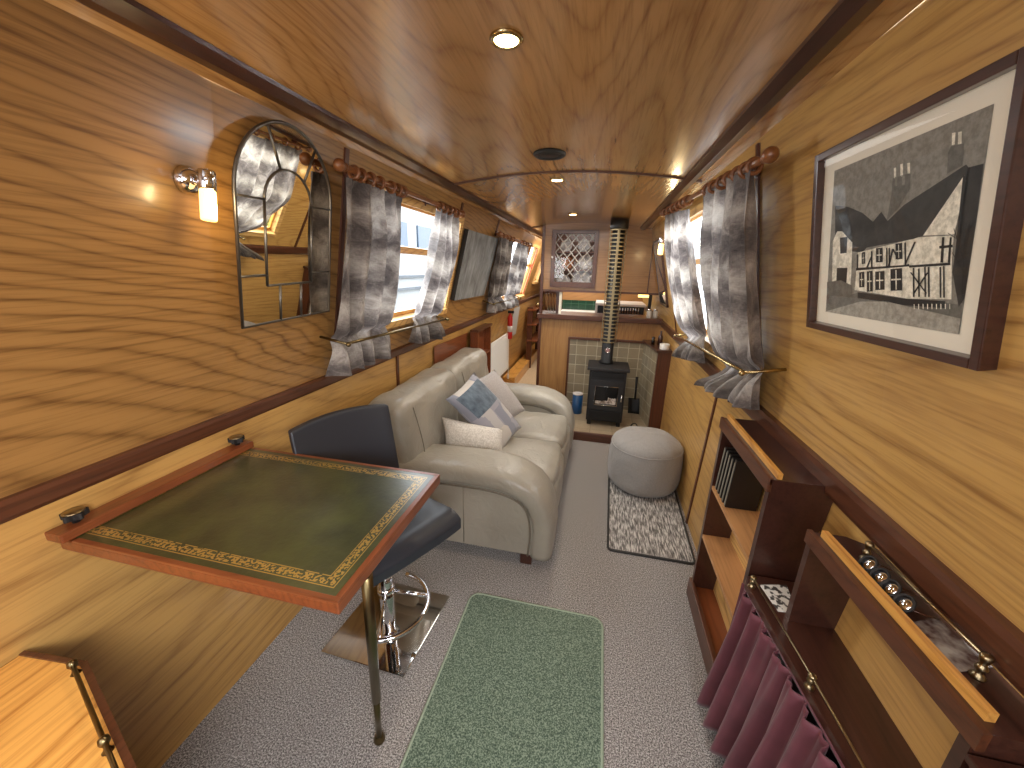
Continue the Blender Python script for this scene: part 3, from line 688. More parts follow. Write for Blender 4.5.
PHOTO_POLYS = [
  ('sky', [(0, 0), (0, 1), (1, 1), (1, 0)], 0),
  ('verge', [(0.007, 0.097), (0.357, 0.168), (0.992, 0.143), (1, 0.07), (0.017, 0)], 1),
  ('tree', [(0.032, 0.763), (0.161, 0.733), (0.299, 0.672), (0.393, 0.605), (0.451, 0.654), (0.511, 0.587), (0.328, 0.423), (0.062, 0.455)], 1),
  ('tree', [(0.924, 0.769), (0.995, 0.768), (1, 0.494), (1, 0.176), (0.979, 0.131), (0.925, 0.298)], 1),
  ('wallw', [(0.072, 0.583), (0.19, 0.569), (0.229, 0.501), (0.245, 0.282), (0.239, 0.115), (0.06, 0.141), (0.033, 0.519)], 2),
  ('thatch', [(0.045, 0.725), (0.122, 0.712), (0.239, 0.552), (0.229, 0.495), (0.114, 0.587), (0.054, 0.585)], 3),
  ('dark', [(0.107, 0.537), (0.182, 0.535), (0.185, 0.429), (0.122, 0.426)], 3),
  ('dark', [(0.097, 0.328), (0.204, 0.327), (0.204, 0.205), (0.101, 0.202)], 3),
  ('verge', [(0, 0.224), (0.15, 0.241), (0.261, 0.208), (0.277, 0.064), (0.014, 0.023)], 4),
  ('chimney', [(0.498, 0.597), (0.515, 0.743), (0.513, 0.826), (0.627, 0.826), (0.636, 0.745), (0.578, 0.66)], 2),
  ('sky', [(0.529, 0.828), (0.546, 0.826), (0.55, 0.777), (0.533, 0.779)], 3),
  ('sky', [(0.578, 0.821), (0.595, 0.821), (0.599, 0.771), (0.583, 0.77)], 3),
  ('wallw', [(0.514, 0.879), (0.528, 0.879), (0.536, 0.822), (0.522, 0.821)], 2),
  ('wallw', [(0.555, 0.887), (0.572, 0.887), (0.581, 0.82), (0.564, 0.819)], 2),
  ('wallw', [(0.6, 0.881), (0.617, 0.879), (0.625, 0.822), (0.609, 0.822)], 2),
  ('chimney', [(0.834, 0.768), (0.824, 0.862), (0.835, 0.889), (0.895, 0.881), (0.902, 0.839), (0.902, 0.786)], 2),
  ('wallw', [(0.832, 0.947), (0.849, 0.944), (0.853, 0.891), (0.839, 0.892)], 2),
  ('wallw', [(0.862, 0.94), (0.878, 0.938), (0.885, 0.884), (0.868, 0.886)], 2),
  ('wallw', [(0.291, 0.425), (0.639, 0.47), (0.698, 0.483), (0.909, 0.473), (0.916, 0.361), (0.941, 0.166), (0.699, 0.151), (0.288, 0.179)], 3),
  ('wallw', [(0.749, 0.488), (0.921, 0.74), (0.933, 0.715), (0.913, 0.477)], 5),
  ('thatch', [(0.281, 0.446), (0.445, 0.579), (0.51, 0.595), (0.611, 0.666), (0.828, 0.749), (0.922, 0.785), (0.936, 0.766), (0.93, 0.734), (0.752, 0.488), (0.688, 0.475), (0.497, 0.462)], 4),
  ('timber', [(0.916, 0.745), (0.933, 0.726), (0.939, 0.361), (0.931, 0.361)], 6),
  ('timber', [(0.658, 0.338), (0.685, 0.344), (0.687, 0.33), (0.289, 0.308), (0.287, 0.325)], 5),
  ('timber', [(0.686, 0.335), (0.912, 0.345), (0.914, 0.332), (0.688, 0.323)], 5),
  ('dark', [(0.32, 0.166), (0.684, 0.15), (0.914, 0.155), (0.919, 0.12), (0.69, 0.113), (0.324, 0.128)], 5),
  ('road', [(0.002, 0), (0.349, 0.106), (0.559, 0.124), (1, 0.078), (1, 0), (0, 0)], 5),
  ('dark', [(0.862, 0.346), (0.853, 0.47), (0.866, 0.469), (0.876, 0.345)], 5),
  ('dark', [(0.899, 0.345), (0.893, 0.466), (0.902, 0.465), (0.912, 0.345)], 5),
  ('dark', [(0.845, 0.428), (0.912, 0.43), (0.914, 0.417), (0.847, 0.415)], 5),
  ('dark', [(0.32, 0.296), (0.363, 0.302), (0.375, 0.203), (0.331, 0.198)], 6),
  ('wallw', [(0.341, 0.291), (0.345, 0.291), (0.355, 0.208), (0.35, 0.208)], 7),
  ('wallw', [(0.333, 0.253), (0.362, 0.255), (0.362, 0.248), (0.333, 0.246)], 7),
  ('dark', [(0.385, 0.302), (0.432, 0.307), (0.448, 0.179), (0.4, 0.173)], 6),
  ('wallw', [(0.407, 0.296), (0.412, 0.296), (0.426, 0.183), (0.421, 0.183)], 7),
  ('wallw', [(0.399, 0.244), (0.433, 0.247), (0.434, 0.239), (0.4, 0.235)], 7),
  ('dark', [(0.453, 0.301), (0.523, 0.306), (0.537, 0.194), (0.467, 0.188)], 6),
  ('wallw', [(0.486, 0.296), (0.493, 0.296), (0.505, 0.198), (0.498, 0.197)], 7),
  ('wallw', [(0.466, 0.251), (0.523, 0.254), (0.524, 0.246), (0.467, 0.243)], 7),
  ('dark', [(0.565, 0.316), (0.643, 0.321), (0.66, 0.196), (0.582, 0.189)], 6),
  ('wallw', [(0.602, 0.311), (0.609, 0.311), (0.625, 0.199), (0.617, 0.198)], 7),
  ('wallw', [(0.579, 0.259), (0.645, 0.263), (0.646, 0.255), (0.58, 0.25)], 7),
  ('dark', [(0.328, 0.423), (0.356, 0.427), (0.365, 0.352), (0.336, 0.35)], 6),
  ('wallw', [(0.341, 0.417), (0.344, 0.417), (0.351, 0.358), (0.348, 0.358)], 7),
  ('wallw', [(0.339, 0.39), (0.353, 0.391), (0.354, 0.386), (0.339, 0.385)], 7),
  ('dark', [(0.442, 0.443), (0.493, 0.444), (0.504, 0.358), (0.453, 0.358)], 6),
  ('wallw', [(0.466, 0.436), (0.471, 0.435), (0.48, 0.364), (0.475, 0.365)], 7),
  ('wallw', [(0.453, 0.404), (0.492, 0.404), (0.493, 0.398), (0.454, 0.398)], 7),
  ('dark', [(0.582, 0.46), (0.626, 0.461), (0.639, 0.372), (0.594, 0.371)], 6),
  ('wallw', [(0.603, 0.453), (0.607, 0.453), (0.618, 0.377), (0.614, 0.378)], 7),
  ('wallw', [(0.593, 0.419), (0.626, 0.419), (0.627, 0.413), (0.594, 0.413)], 7),
  ('timber', [(0.404, 0.427), (0.416, 0.428), (0.429, 0.323), (0.417, 0.323)], 6),
  ('timber', [(0.518, 0.44), (0.528, 0.441), (0.543, 0.327), (0.532, 0.327)], 6),
  ('timber', [(0.536, 0.438), (0.546, 0.44), (0.562, 0.326), (0.551, 0.326)], 6),
  ('timber', [(0.64, 0.46), (0.65, 0.462), (0.668, 0.335), (0.658, 0.335)], 6),
  ('timber', [(0.711, 0.32), (0.72, 0.323), (0.743, 0.164), (0.733, 0.164)], 6),
  ('timber', [(0.743, 0.316), (0.752, 0.318), (0.774, 0.167), (0.765, 0.166)], 6),
  ('timber', [(0.778, 0.325), (0.787, 0.327), (0.81, 0.169), (0.801, 0.169)], 6),
  ('timber', [(0.798, 0.324), (0.807, 0.327), (0.83, 0.171), (0.821, 0.17)], 6),
  ('timber', [(0.861, 0.324), (0.869, 0.326), (0.892, 0.171), (0.884, 0.171)], 6),
  ('timber', [(0.879, 0.328), (0.886, 0.33), (0.91, 0.173), (0.902, 0.172)], 6),
  ('timber', [(0.285, 0.412), (0.298, 0.414), (0.308, 0.319), (0.295, 0.32)], 6),
  ('timber', [(0.544, 0.332), (0.556, 0.331), (0.574, 0.431), (0.561, 0.432)], 6),
  ('timber', [(0.561, 0.432), (0.574, 0.431), (0.618, 0.37), (0.606, 0.37)], 6),
  ('timber', [(0.375, 0.324), (0.389, 0.324), (0.421, 0.399), (0.408, 0.4)], 6),
  ('timber', [(0.657, 0.345), (0.668, 0.345), (0.712, 0.459), (0.701, 0.46)], 6),
  ('timber', [(0.73, 0.183), (0.741, 0.183), (0.807, 0.297), (0.797, 0.297)], 6),
  ('timber', [(0.697, 0.297), (0.708, 0.297), (0.814, 0.188), (0.804, 0.188)], 6),
  ('timber', [(0.993, 0.154), (0.999, 0.154), (0.966, 0.46), (0.963, 0.46)], 7),
  ('timber', [(0.969, 0.36), (0.976, 0.36), (0.91, 0.505), (0.907, 0.506)], 7),
  ('timber', [(0.964, 0.42), (0.97, 0.42), (0.982, 0.536), (0.979, 0.536)], 7),
  ('timber', [(0.981, 0.299), (0.987, 0.299), (0.919, 0.392), (0.916, 0.392)], 7),
  ('timber', [(0.958, 0.46), (0.964, 0.46), (0.934, 0.566), (0.931, 0.566)], 7),
  ('timber', [(0.93, 0.453), (0.937, 0.452), (0.883, 0.488), (0.879, 0.488)], 7),
  ('timber', [(0.967, 0.479), (0.973, 0.479), (1, 0.548), (1, 0.548)], 7),
  ('timber', [(0.981, 0.258), (0.987, 0.258), (1, 0.359), (1, 0.359)], 7),
  ('wallw', [(0.744, 0.126), (0.749, 0.126), (0.754, 0.098), (0.748, 0.097)], 7),
  ('wallw', [(0.771, 0.128), (0.776, 0.129), (0.78, 0.1), (0.775, 0.1)], 7),
  ('wallw', [(0.796, 0.131), (0.802, 0.131), (0.806, 0.103), (0.801, 0.103)], 7),
  ('wallw', [(0.822, 0.133), (0.827, 0.134), (0.831, 0.106), (0.826, 0.106)], 7),
  ('wallw', [(0.846, 0.136), (0.851, 0.136), (0.855, 0.109), (0.85, 0.108)], 7),
  ('wallw', [(0.87, 0.138), (0.875, 0.138), (0.879, 0.111), (0.874, 0.111)], 7),
  ('wallw', [(0.893, 0.14), (0.898, 0.14), (0.902, 0.114), (0.897, 0.114)], 7),
  ('wallw', [(0.916, 0.142), (0.92, 0.143), (0.924, 0.117), (0.92, 0.116)], 7),
  ('wallw', [(0.938, 0.144), (0.942, 0.145), (0.946, 0.119), (0.942, 0.118)], 7)]
for m_, pts_, lay_ in PHOTO_POLYS: poly(pts_, m_, lay_)
mb.build('photograph', None, root, recalc=False)
mb = MB(); mb.X = PM; mb.f([mb.v((x, y, .022)) for x, y in ((FX0+fw, FB+fw), (FX1-fw, FB+fw), (FX1-fw, FT-fw), (FX0+fw, FT-fw))]); mb.build('glazing', M['glass'], root)

# small framed mirror by far sconce
root = thing('small_mirror', wallpt('R', 3.8, .5), 'small dark framed mirror far down the right wall behind the sconce', 'mirror')
mb = MB()
for a in ((3.60, 3.62, .20, .86), (3.94, 3.96, .20, .86), (3.60, 3.96, .84, .86), (3.60, 3.96, .20, .22)): slabR(mb, *a, 0, .018)
mb.build('frame', M['mahog_dark'], root)
mb = MB(); slabR(mb, 3.62, 3.94, .22, .84, .005, .015); mb.build('mirror_glass', M['mirror'], root)

# misty canvas on left wall
root = thing('canvas_picture', wallpt('L', 3.0, .5), 'unframed misty grey canvas between the left wall curtains', 'picture')
mb = MB(); q = [wallpt('L', y, v, o) for y in (2.70, 3.33) for v in (.262, .825) for o in (.002, .035)]
q = [mb.v(p) for p in q]
for a in ((0, 1, 3, 2), (4, 6, 7, 5), (0, 4, 5, 1), (2, 3, 7, 6), (0, 2, 6, 4)): mb.f([q[i] for i in a], M['ink'])
mb.f([q[i] for i in (1, 5, 7, 3)], M['canvas']); mb.build('canvas', None, root)

# ------------------------------------------------------------------ ceiling fittings
def downlight(x, Y, label):
    z = crown(x, Y); root = thing('downlight', (x, Y, z), label, 'ceiling light', 'small round ceiling downlights')
    mb = MB(); mb.lathe([(.042, .004), (.042, -.004), (.036, -.009), (.030, -.006), (.030, .004)], (x, Y, z), n=28); mb.build('bezel', M['brass_bright'], root)
    mb = MB(); mb.lathe([(.0295, -.0035), (.029, -.0065), (.001, -.0085)], (x, Y, z), n=24); mb.build('lamp_face', M['emit2'], root)
downlight(-.283, 1.12, 'nearest and largest of the round ceiling downlights')
downlight(-.305, 2.44, 'middle ceiling downlight just beyond the dark round vent')
downlight(-.295, 3.55, 'far ceiling downlight above the leaded cabinet door')
z = crown(-.29, 1.99); root = thing('ceiling_vent', (-.29, 1.99, z), 'dark round vent in the ceiling', 'vent')
mb = MB(); mb.lathe([(.075, .003), (.075, -.006), (.066, -.014), (.056, -.012), (.056, .003)], (-.29, 1.99, z), n=32); mb.build('rim', M['ink'], root)
mb = MB(); mb.lathe([(.054, -.001), (.052, -.008), (.001, -.010)], (-.29, 1.99, z), n=24)
mb.build('grille', M['black'], root)

#@@PART2@@
# ------------------------------------------------------------------ drop-leaf writing table
CX, CY, TZ = -.842, .766, .86
root = thing('writing_table', (CX, CY, 0), 'wall mounted table with gold tooled green leather top', 'table')
mb = MB(); mb.box(-1.212, -.455, .512, 1.02, TZ-.034, TZ-.004, M['mahog_red'], bev=.004); mb.build('table_frame', None, root)
mb = MB()
for (x0, x1, y0, y1, m) in ((-1.165, -.455, .512, .5242, 'mahog_redx'), (-1.165, -.455, 1.0078, 1.02, 'mahog_redx'), (-.4692, -.455, .5242, 1.0078, 'mahog_red')):
    mb.box(x0, x1, y0, y1, TZ-.006, TZ, M[m], bev=.001)
mb.build('edge_banding', None, root)
mb = MB(); mb.box(-HX+.004, HX-.0005, -HY, HY, -.003, -.0005)
o = mb.build('leather_top', M['tableleather']); o.location = (CX, CY, TZ); o.parent = root; o.matrix_parent_inverse = Matrix.Translation((-CX, -CY, 0))
mb = MB(); mb.box(-1.222, -1.168, .497, 1.022, TZ+.0005, TZ+.024, M['mahog_red'], bev=.004); mb.build('wall_batten', None, root)
for y in (.545, .985):
    kn = MB(); c = (-1.197, y, TZ+.024)
    kn.lathe([(.008, 0), (.008, .012), (.012, .014)], c, n=12)
    pts = []
    for i in range(40):
        a = 2*PI*i/40; rr = .0205+.0055*math.cos(5*a); pts.append((c[0]+rr*math.cos(a), c[1]+rr*math.sin(a)))
    kn.prism(pts, c[2]+.012, c[2]+.027, 'Z', bev=.002); k_ = kn.build('clamp_knob', M['rubber'], root)
    kn = MB(); kn.lathe([(.001, 0), (.021, 0), (.019, .003), (.001, .004)], (c[0], c[1], c[2]+.0275), n=20); kn.build('knob_cap', M['brass'], k_)
a = Vector((-.466, .622, TZ-.035)); b_ = Vector((-.588, .761, .012)); mid = a.lerp(b_, .70)
mb = MB(); mb.tube([a, a.lerp(b_, .35), mid], .0135, n=14); mb.build('leg', M['bronze'], root)
mb = MB(); mb.tube([mid-(mid-a)*.03, b_], .0095, n=12); mb.build('leg', M['bronze'], root)
mb = MB(); mb.lathe([(.018, 0), (.019, .006), (.014, .02), (.009, .03)], (b_.x, b_.y, 0), n=18); mb.build('leg_foot', M['bronze'], root)
for y in (.70, .90):
    mb = MB(); mb.box(-1.19, -1.155, y, y+.035, TZ-.10, TZ-.034, bev=.003); mb.build('bracket', M['mahog_red'], root)

# ------------------------------------------------------------------ oak corner counter at lower left
root = thing('corner_counter', (-1.0, .1, 0), 'golden oak angled countertop in the lower left corner with brass rail', 'counter')
pl = [(-1.205, -.5), (-1.205, .39), (-1.046, .405), (-.56, .222), (-.50, .1), (-.50, -.5)]
mb = MB(); mb.prism(pl, .615, .64, 'Z'); mb.build('top', M['golden'], root)
mb = MB()
def strip(mb, p, q, w, z0, z1, m=None):
    d = (Vector(q)-Vector(p)).normalized(); n = Vector((-d.y, d.x))*w
    P_ = [Vector(p), Vector(q), Vector(q)+n, Vector(p)+n]; mb.prism([(v.x, v.y) for v in P_], z0, z1, 'Z', m)
strip(mb, (-1.046, .405), (-.56, .222), .012, .60, .646); strip(mb, (-1.205, .39), (-1.046, .405), .010, .60, .644); strip(mb, (-.56, .222), (-.5, .1), .012, .60, .646)
mb.build('edge_trim', M['mahog'], root)
mb = MB(); mb.prism([(-1.19, -.5), (-1.19, .34), (-1.06, .36), (-.62, .19), (-.56, .08), (-.56, -.5)], .0, .615, 'Z'); mb.build('carcass', M['mahog_dark'], root)
mb = MB(); r0 = Vector((-1.036, .392, .664)); r1 = Vector((-.575, .217, .664)); mb.tube([r0, r1], .0042, n=10)
for t_ in (0.0, .5, 1): p = r0.lerp(r1, t_); mb.lathe([(.009, 0), (.006, .004), (.004, .012), (.006, .018), (.009, .024), (.008, .032), (.001, .036)], (p.x, p.y, .64), n=14)
mb.build('gallery_rail', M['bronze'], root)

# ------------------------------------------------------------------ bar stool
fd = Vector((.89, -.45, 0)).normalized(); sd = Vector((.45, .89, 0)).normalized()
sc_ = Vector((-.703, 1.075, .585)); cb = Vector((-.745, 1.105, 0))
root = thing('bar_stool', (cb.x, cb.y, 0), 'black leather bar stool on square chrome base behind the table', 'stool')
F = Matrix.Identity(4); F.col[0][:3] = fd; F.col[1][:3] = sd; F.col[2][:3] = (0, 0, 1); F.col[3][:3] = sc_
def seatfn(th):
    def fn(u, w):
        x = -.20+.395*u; y = -.20+.40*w
        z = .02*math.cos(PI*(u-.5))*-1+.012+(.03*(abs(w-.5)*2)**3)*.3
        if u > .82: z -= ((u-.82)/.18)**2*.035
        if u < .12: z += ((.12-u)/.12)**2*.04
        return (x, y, z+th)
    return fn
mb = MB(); mb.X = F
A = mb.grid(seatfn(.022), 20, 12); B2 = mb.grid(seatfn(-.022), 20, 12)
for i in range(20): mb.f([A[i][0], A[i+1][0], B2[i+1][0], B2[i][0]]); mb.f([A[i][12], A[i+1][12], B2[i+1][12], B2[i][12]])
for j in range(12): mb.f([A[0][j], A[0][j+1], B2[0][j+1], B2[0][j]]); mb.f([A[20][j], A[20][j+1], B2[20][j+1], B2[20][j]])
o = mb.build('seat', M['blackleather'], root); md = o.modifiers.new('b', 'BEVEL'); md.width = .008; md.segments = 3
def backfn(th):
    def fn(u, w):
        z = .03+.335*u; y = -.185+.385*w; x = -.195-.06*u-.035*(1-(2*w-1)**2)+th
        z -= .012*(2*w-1)**2*u
        return (x, y, z)
    return fn
mb = MB(); mb.X = F
A = mb.grid(backfn(.016), 16, 14); B2 = mb.grid(backfn(-.016), 16, 14)
for i in range(16): mb.f([A[i][0], A[i+1][0], B2[i+1][0], B2[i][0]]); mb.f([A[i][14], A[i+1][14], B2[i+1][14], B2[i][14]])
for j in range(14): mb.f([A[0][j], A[0][j+1], B2[0][j+1], B2[0][j]]); mb.f([A[16][j], A[16][j+1], B2[16][j+1], B2[16][j]])
o = mb.build('backrest', M['blackleather'], root); md = o.modifiers.new('b', 'BEVEL'); md.width = .008; md.segments = 3
mb = MB(); mb.lathe([(.06, 0), (.055, .01), (.034, .02), (.027, .05), (.027, .30), (.022, .31), (.022, .50), (.04, .52), (.09, .545), (.09, .565)], cb, n=28); mb.build('column', M['chrome'], root)
mb = MB(); q = [(-.970, .967), (-.603, .953), (-.573, 1.343), (-.940, 1.357)]; mb.prism(q, .001, .016, 'Z', bev=.003); mb.build('base_plate', M['steel'], root)
mb = MB(); hp = []
for i in range(25):
    a = -PI*.27+PI*.92*i/24; hp.append(Vector((cb.x+.04, cb.y-.06, .245))+fd*(.155*math.cos(a))+sd*(.155*math.sin(a)))
mb.tube(hp, .0095, n=12)
for h in (hp[1], hp[15]): mb.tube([Vector((cb.x, cb.y, .245)), h], .008, n=10)
mb.lathe([(.033, .225), (.033, .265)], cb, n=24); mb.build('footrest', M['chrome'], root)
mb = MB(); mb.tube([cb+Vector((0, 0, .53)), cb+Vector((.06, -.1, .50)), cb+Vector((.08, -.16, .47))], .006, n=8); mb.build('lever', M['black'], root)

# ------------------------------------------------------------------ sofa
root = thing('sofa', (-.65, 2.3, 0), 'taupe leather two seat sofa along the left wall', 'sofa')
path = [(-1.12, .47), (-1.0, .475), (-.85, .482), (-.70, .488), (-.55, .490), (-.44, .485), (-.35, .468), (-.275, .432), (-.225, .375), (-.20, .30), (-.192, .22), (-.195, .14), (-.2, .08)]
def smoothpath(pts, n=44):
    out = []
    L = [0]
    for a, b in zip(pts, pts[1:]): L.append(L[-1]+math.dist(a, b))
    for i in range(n+1):
        s_ = L[-1]*i/n
        for k in range(len(pts)-1):
            if s_ <= L[k+1]+1e-9:
                f_ = (s_-L[k])/(L[k+1]-L[k])
                p0 = pts[max(k-1, 0)]; p1 = pts[k]; p2 = pts[k+1]; p3 = pts[min(k+2, len(pts)-1)]
                out.append(tuple(.5*((2*p1[c])+(-p0[c]+p2[c])*f_+(2*p0[c]-5*p1[c]+4*p2[c]-p3[c])*f_**2+(-p0[c]+3*p1[c]-3*p2[c]+p3[c])*f_**3) for c in (0, 1))); break
    return out
SP = smoothpath(path)
def arm(yc, flip, wid=.27, thk=.115):
    N = len(SP)
    def fn(u, w):
        i = min(N-1, int(round(u*(N-1)))); p = Vector(SP[i]); t_ = (Vector(SP[min(i+1, N-1)])-Vector(SP[max(i-1, 0)])).normalized(); n_ = Vector((-t_.y, t_.x))
        a = 2*PI*w; c_ = math.cos(a); s_ = math.sin(a); e = .55
        yy = math.copysign(abs(c_)**e, c_)*wid/2; nn = math.copysign(abs(s_)**e, s_)*thk/2
        nn *= 1+.12*(1-(yy/(wid/2))**2)
        wr = .004*mnoise.noise(Vector((p.x*22, yy*10+yc, p.y*22)))
        return (p.x-0+n_.x*(nn+wr), yc+yy, p.y+n_.y*(nn+wr))
    mb = MB(); V = mb.grid(fn, N-1, 28, closev=True)
    mb.f(V[0]); mb.f(list(reversed(V[-1])))
    r_ = mb.build('arm', M['leather'], root)
    ys = yc-wid/2 if not flip else yc+wid/2
    # outer side panel below the roll
    inner = [(p[0]-.03 if p[1] < .5 else p[0], p[1]-.035) for p in SP]
    poly_ = [(-1.12, .09)]+[(-1.12, .43)]+[(max(-1.12, x-.01), z) for x, z in inner if z > .1]+[(-.235, .09)]
    mb = MB(); mb.prism(poly_, yc-wid/2+.018, yc+wid/2-.018, 'Y'); mb.build('side_panel', M['leather'], r_)
    for sgn in (-1, 1):
        mb = MB(); yy = yc+sgn*(wid/2-.014); q = []
        for i in range(0, N):
            p = Vector(SP[i]); t_ = (Vector(SP[min(i+1, N-1)])-Vector(SP[max(i-1, 0)])).normalized(); n_ = Vector((-t_.y, t_.x)); w_ = p-n_*.056
            q.append((w_.x, yy, w_.y))
        mb.tube(q, .005, n=6); mb.build('piping', M['seam'], r_)
    mb = MB(); mb.tube([(-.60, yc-wid/2+.017, .10), (-.60, yc-wid/2+.017, .43)], .0022, n=6); mb.build('seam', M['seam'], r_)
arm(1.735, False); arm(3.01, True)
mb = MB(); mb.box(-1.10, -.25, 1.75, 3.0, .085, .30, bev=.02); mb.build('base', M['leather'], root)
for k, yc in enumerate((2.122, 2.624)):
    mb = MB(); mb.rbox((.72, .502, .20), .045, (-.535, yc, .295), (.02, .0, .03), n=18, wr=.006); o = mb.build('seat_cushion', M['leather'], root)
    mb = MB(); mb.rbox((.10, .502, .26), .045, (-.205, yc, .205), (.015, 0, .0), n=12, wr=.003); mb.build('front_panel', M['leather'], o)
for yc in (1.975, 2.70):
    R_ = Matrix.Rotation(-.07, 3, 'Y')
    mb = MB(); mb.rbox((.23, .742, .54), .055, (-.998, yc, .572), (.035, .0, .012), n=24, wr=.014, rot=R_); o = mb.build('back_cushion', M['leather'], root)
    mb = MB()
    q = []
    for i in range(21):
        a = PI*(i/20)
        q.append(Vector((-.998, yc, .572))+R_ @ Vector((.122+.026*math.sin(a), -.23-.05*math.cos(a*.5), .22-.44*i/20)))
    mb.tube(q, .0028, n=6); mb.build('seam', M['seam'], o)
for x in (-.27, -1.05):
    for y in (1.68, 3.07):
        mb = MB(); mb.box(x-.03, x+.03, y-.03, y+.03, 0, .09, bev=.004); mb.build('foot', M['mahog_dark'], root)

def pillow(corners, thick, name, mat, label, n=16, bulge=.7):
    A_, B_, C_, D_ = [Vector(c) for c in corners]; ctr = (A_+B_+C_+D_)/4; nr = (C_-A_).cross(D_-B_).normalized()
    mb = MB()
    def side(sg):
        def fn(u, w):
            # concave edges
            uu = u; ww = w
            p = A_.lerp(B_, u).lerp(D_.lerp(C_, u), w)
            eu = 1-(2*u-1)**2; ew = 1-(2*w-1)**2
            p = p.lerp(ctr, .045*(eu*(1-ew)+ew*(1-eu))*1.3)
            h = thick/2*(max(0, eu)**.5)*(max(0, ew)**.5)
            return p+nr*sg*h*(1+.06*mnoise.noise(p*14))
        return fn
    V1 = mb.grid(side(1), n, n, uvfn=lambda u, w: (w, u)); V2 = mb.grid(side(-1), n, n, uvfn=lambda u, w: (w, u))
    bmesh.ops.remove_doubles(mb.bm, verts=mb.bm.verts, dist=.0004)
    return tag(mb.build(name, mat), label, 'cushion', 'scatter cushions on the sofa')
pillow([(-.79, 2.33, .77), (-.70, 2.56, .80), (-.475, 2.62, .49), (-.56, 2.38, .465)], .10, 'scatter_cushion', M['grey_cloth'], 'plain light grey cushion, furthest of the three on the sofa')
pillow([(-.82, 1.95, .765), (-.755, 2.27, .85), (-.455, 2.38, .46), (-.52, 2.08, .40)], .13, 'scatter_cushion', M['patch'], 'square patchwork cushion with a blue panel leaning on the sofa back')
pillow([(-.87, 1.99, .64), (-.50, 2.03, .585), (-.47, 1.95, .455), (-.82, 1.92, .44)], .12, 'scatter_cushion', M['cream_cloth'], 'cream cushion lying against the near arm of the sofa')

# ------------------------------------------------------------------ rugs and pouf
def rug(name, x0, x1, y0, y1, r, h, mat, edge, label, skew=0):
    def outline(d):
        pts = []
        for (cx, cy, a0) in ((x1-r, y1-r, 0), (x0+r, y1-r, 90), (x0+r, y0+r, 180), (x1-r, y0+r, 270)):
            for i in range(9):
                a = math.radians(a0+90*i/8); pts.append((cx+(r-d)*math.cos(a)+skew*(cy-y0), cy+(r-d)*math.sin(a)))
        return pts
    rt = thing(name, ((x0+x1)/2, (y0+y1)/2, 0), label, 'rug')
    mb = MB(); mb.prism(outline(.006), .0005, h, 'Z'); mb.build('pile', mat, rt)
    mb = MB(); mb.tube([(p[0], p[1], h*.6) for p in outline(.004)], h*.75, n=8, closed=True); mb.build('bound_edge', edge, rt)
rug('floor_rug', -.485, .132, -.2, 1.405, .05, .008, M['greenrug'], M['greenrug_edge'], 'plain green rug with rounded corners on the grey carpet')
rug('floor_rug', .152, .612, 1.862, 2.95, .025, .010, M['striperug'], M['ink'], 'streaky grey and white rug under the round pouf', skew=.02)
root = thing('pouf', (.40, 2.64, 0), 'round grey fabric pouf by the right wall', 'pouf')
def pf(u, w):
    a = 2*PI*u
    if w < .5:
        t_ = w/.5; r = .236+.016*math.sin(PI*t_)**.7; z = .03+.29*t_
        if t_ < .12: r -= .03*(1-t_/.12)**2; z -= .012*(1-t_/.12)
    else:
        t_ = (w-.5)/.5; r = .238*math.cos(t_*PI/2)**.75 if t_ < 1 else .0005; z = .32+.085*math.sin(t_*PI/2)**1.0
    n_ = mnoise.noise(Vector((math.cos(a)*2.2, math.sin(a)*2.2, z*9)))
    r *= 1+.022*n_; z += .012*mnoise.noise(Vector((r*9*math.cos(a), r*9*math.sin(a), 1.3)))*(w > .5)
    return (.40+r*math.cos(a), 2.64+r*math.sin(a), z)
mb = MB(); V = mb.grid(pf, 56, 30, closeu=True); mb.f([V[i][0] for i in range(56)]); mb.build('cover', M['pouf'], root)
mb = MB(); mb.tube([(.40+.240*math.cos(2*PI*i/56), 2.64+.240*math.sin(2*PI*i/56), .322) for i in range(56)], .004, n=6, closed=True); mb.build('seam', M['pouf'], root)

# ------------------------------------------------------------------ bookcase on the right
root = thing('bookcase', (.6, 1.4, 0), 'open mahogany bookcase with pale shelves on the right below the curtain', 'bookcase')
XF = .537
def sidep(y0, y1, z0, z1, m='mahog_dark', xf=XF):
    mb = MB(); a = lowpt('R', (y0+y1)/2, z0).x-.002; b = lowpt('R', (y0+y1)/2, z1).x-.002
    mb.prism([(xf, z0), (a, z0), (b, z1), (xf, z1)], y0, y1, 'Y'); return mb
sidep(1.155, 1.178, 0, .90).build('side_panel', M['mahog_dark'], root)
sidep(1.63, 1.653, 0, .90).build('side_panel', M['mahog_dark'], root)
sidep(1.15, 1.66, .90, .918, xf=.532).build('top', M['mahog_dark'], root)
mb = MB(); mb.box(.528, .540, 1.15, 1.66, .875, .922, bev=.003); mb.build('top_fascia', M['mahog'], root)
mb = MB(); mb.box(.550, .564, 1.155, 1.655, .918, .938, bev=.002); mb.build('lip', M['golden'], root)
for z in (.612, .362):
    sidep(1.178, 1.63, z-.016, z, xf=.538).build('shelf', M['shelf'], root)
sidep(1.178, 1.63, .05, .07, xf=.55).build('shelf', M['mahog_red'], root)
mb = MB(); mb.box(.525, .545, 1.15, 1.66, 0, .095, bev=.004); mb.build('plinth', M['mahog'], root)
mb = MB(); mb.prism([(lowpt('R', 1.4, 0).x-.016, 0), (lowpt('R', 1.4, 0).x-.004, 0), (lowpt('R', 1.4, .9).x-.004, .9), (lowpt('R', 1.4, .9).x-.016, .9)], 1.178, 1.63, 'Y'); mb.build('back_panel', M['oak_pale'], root)
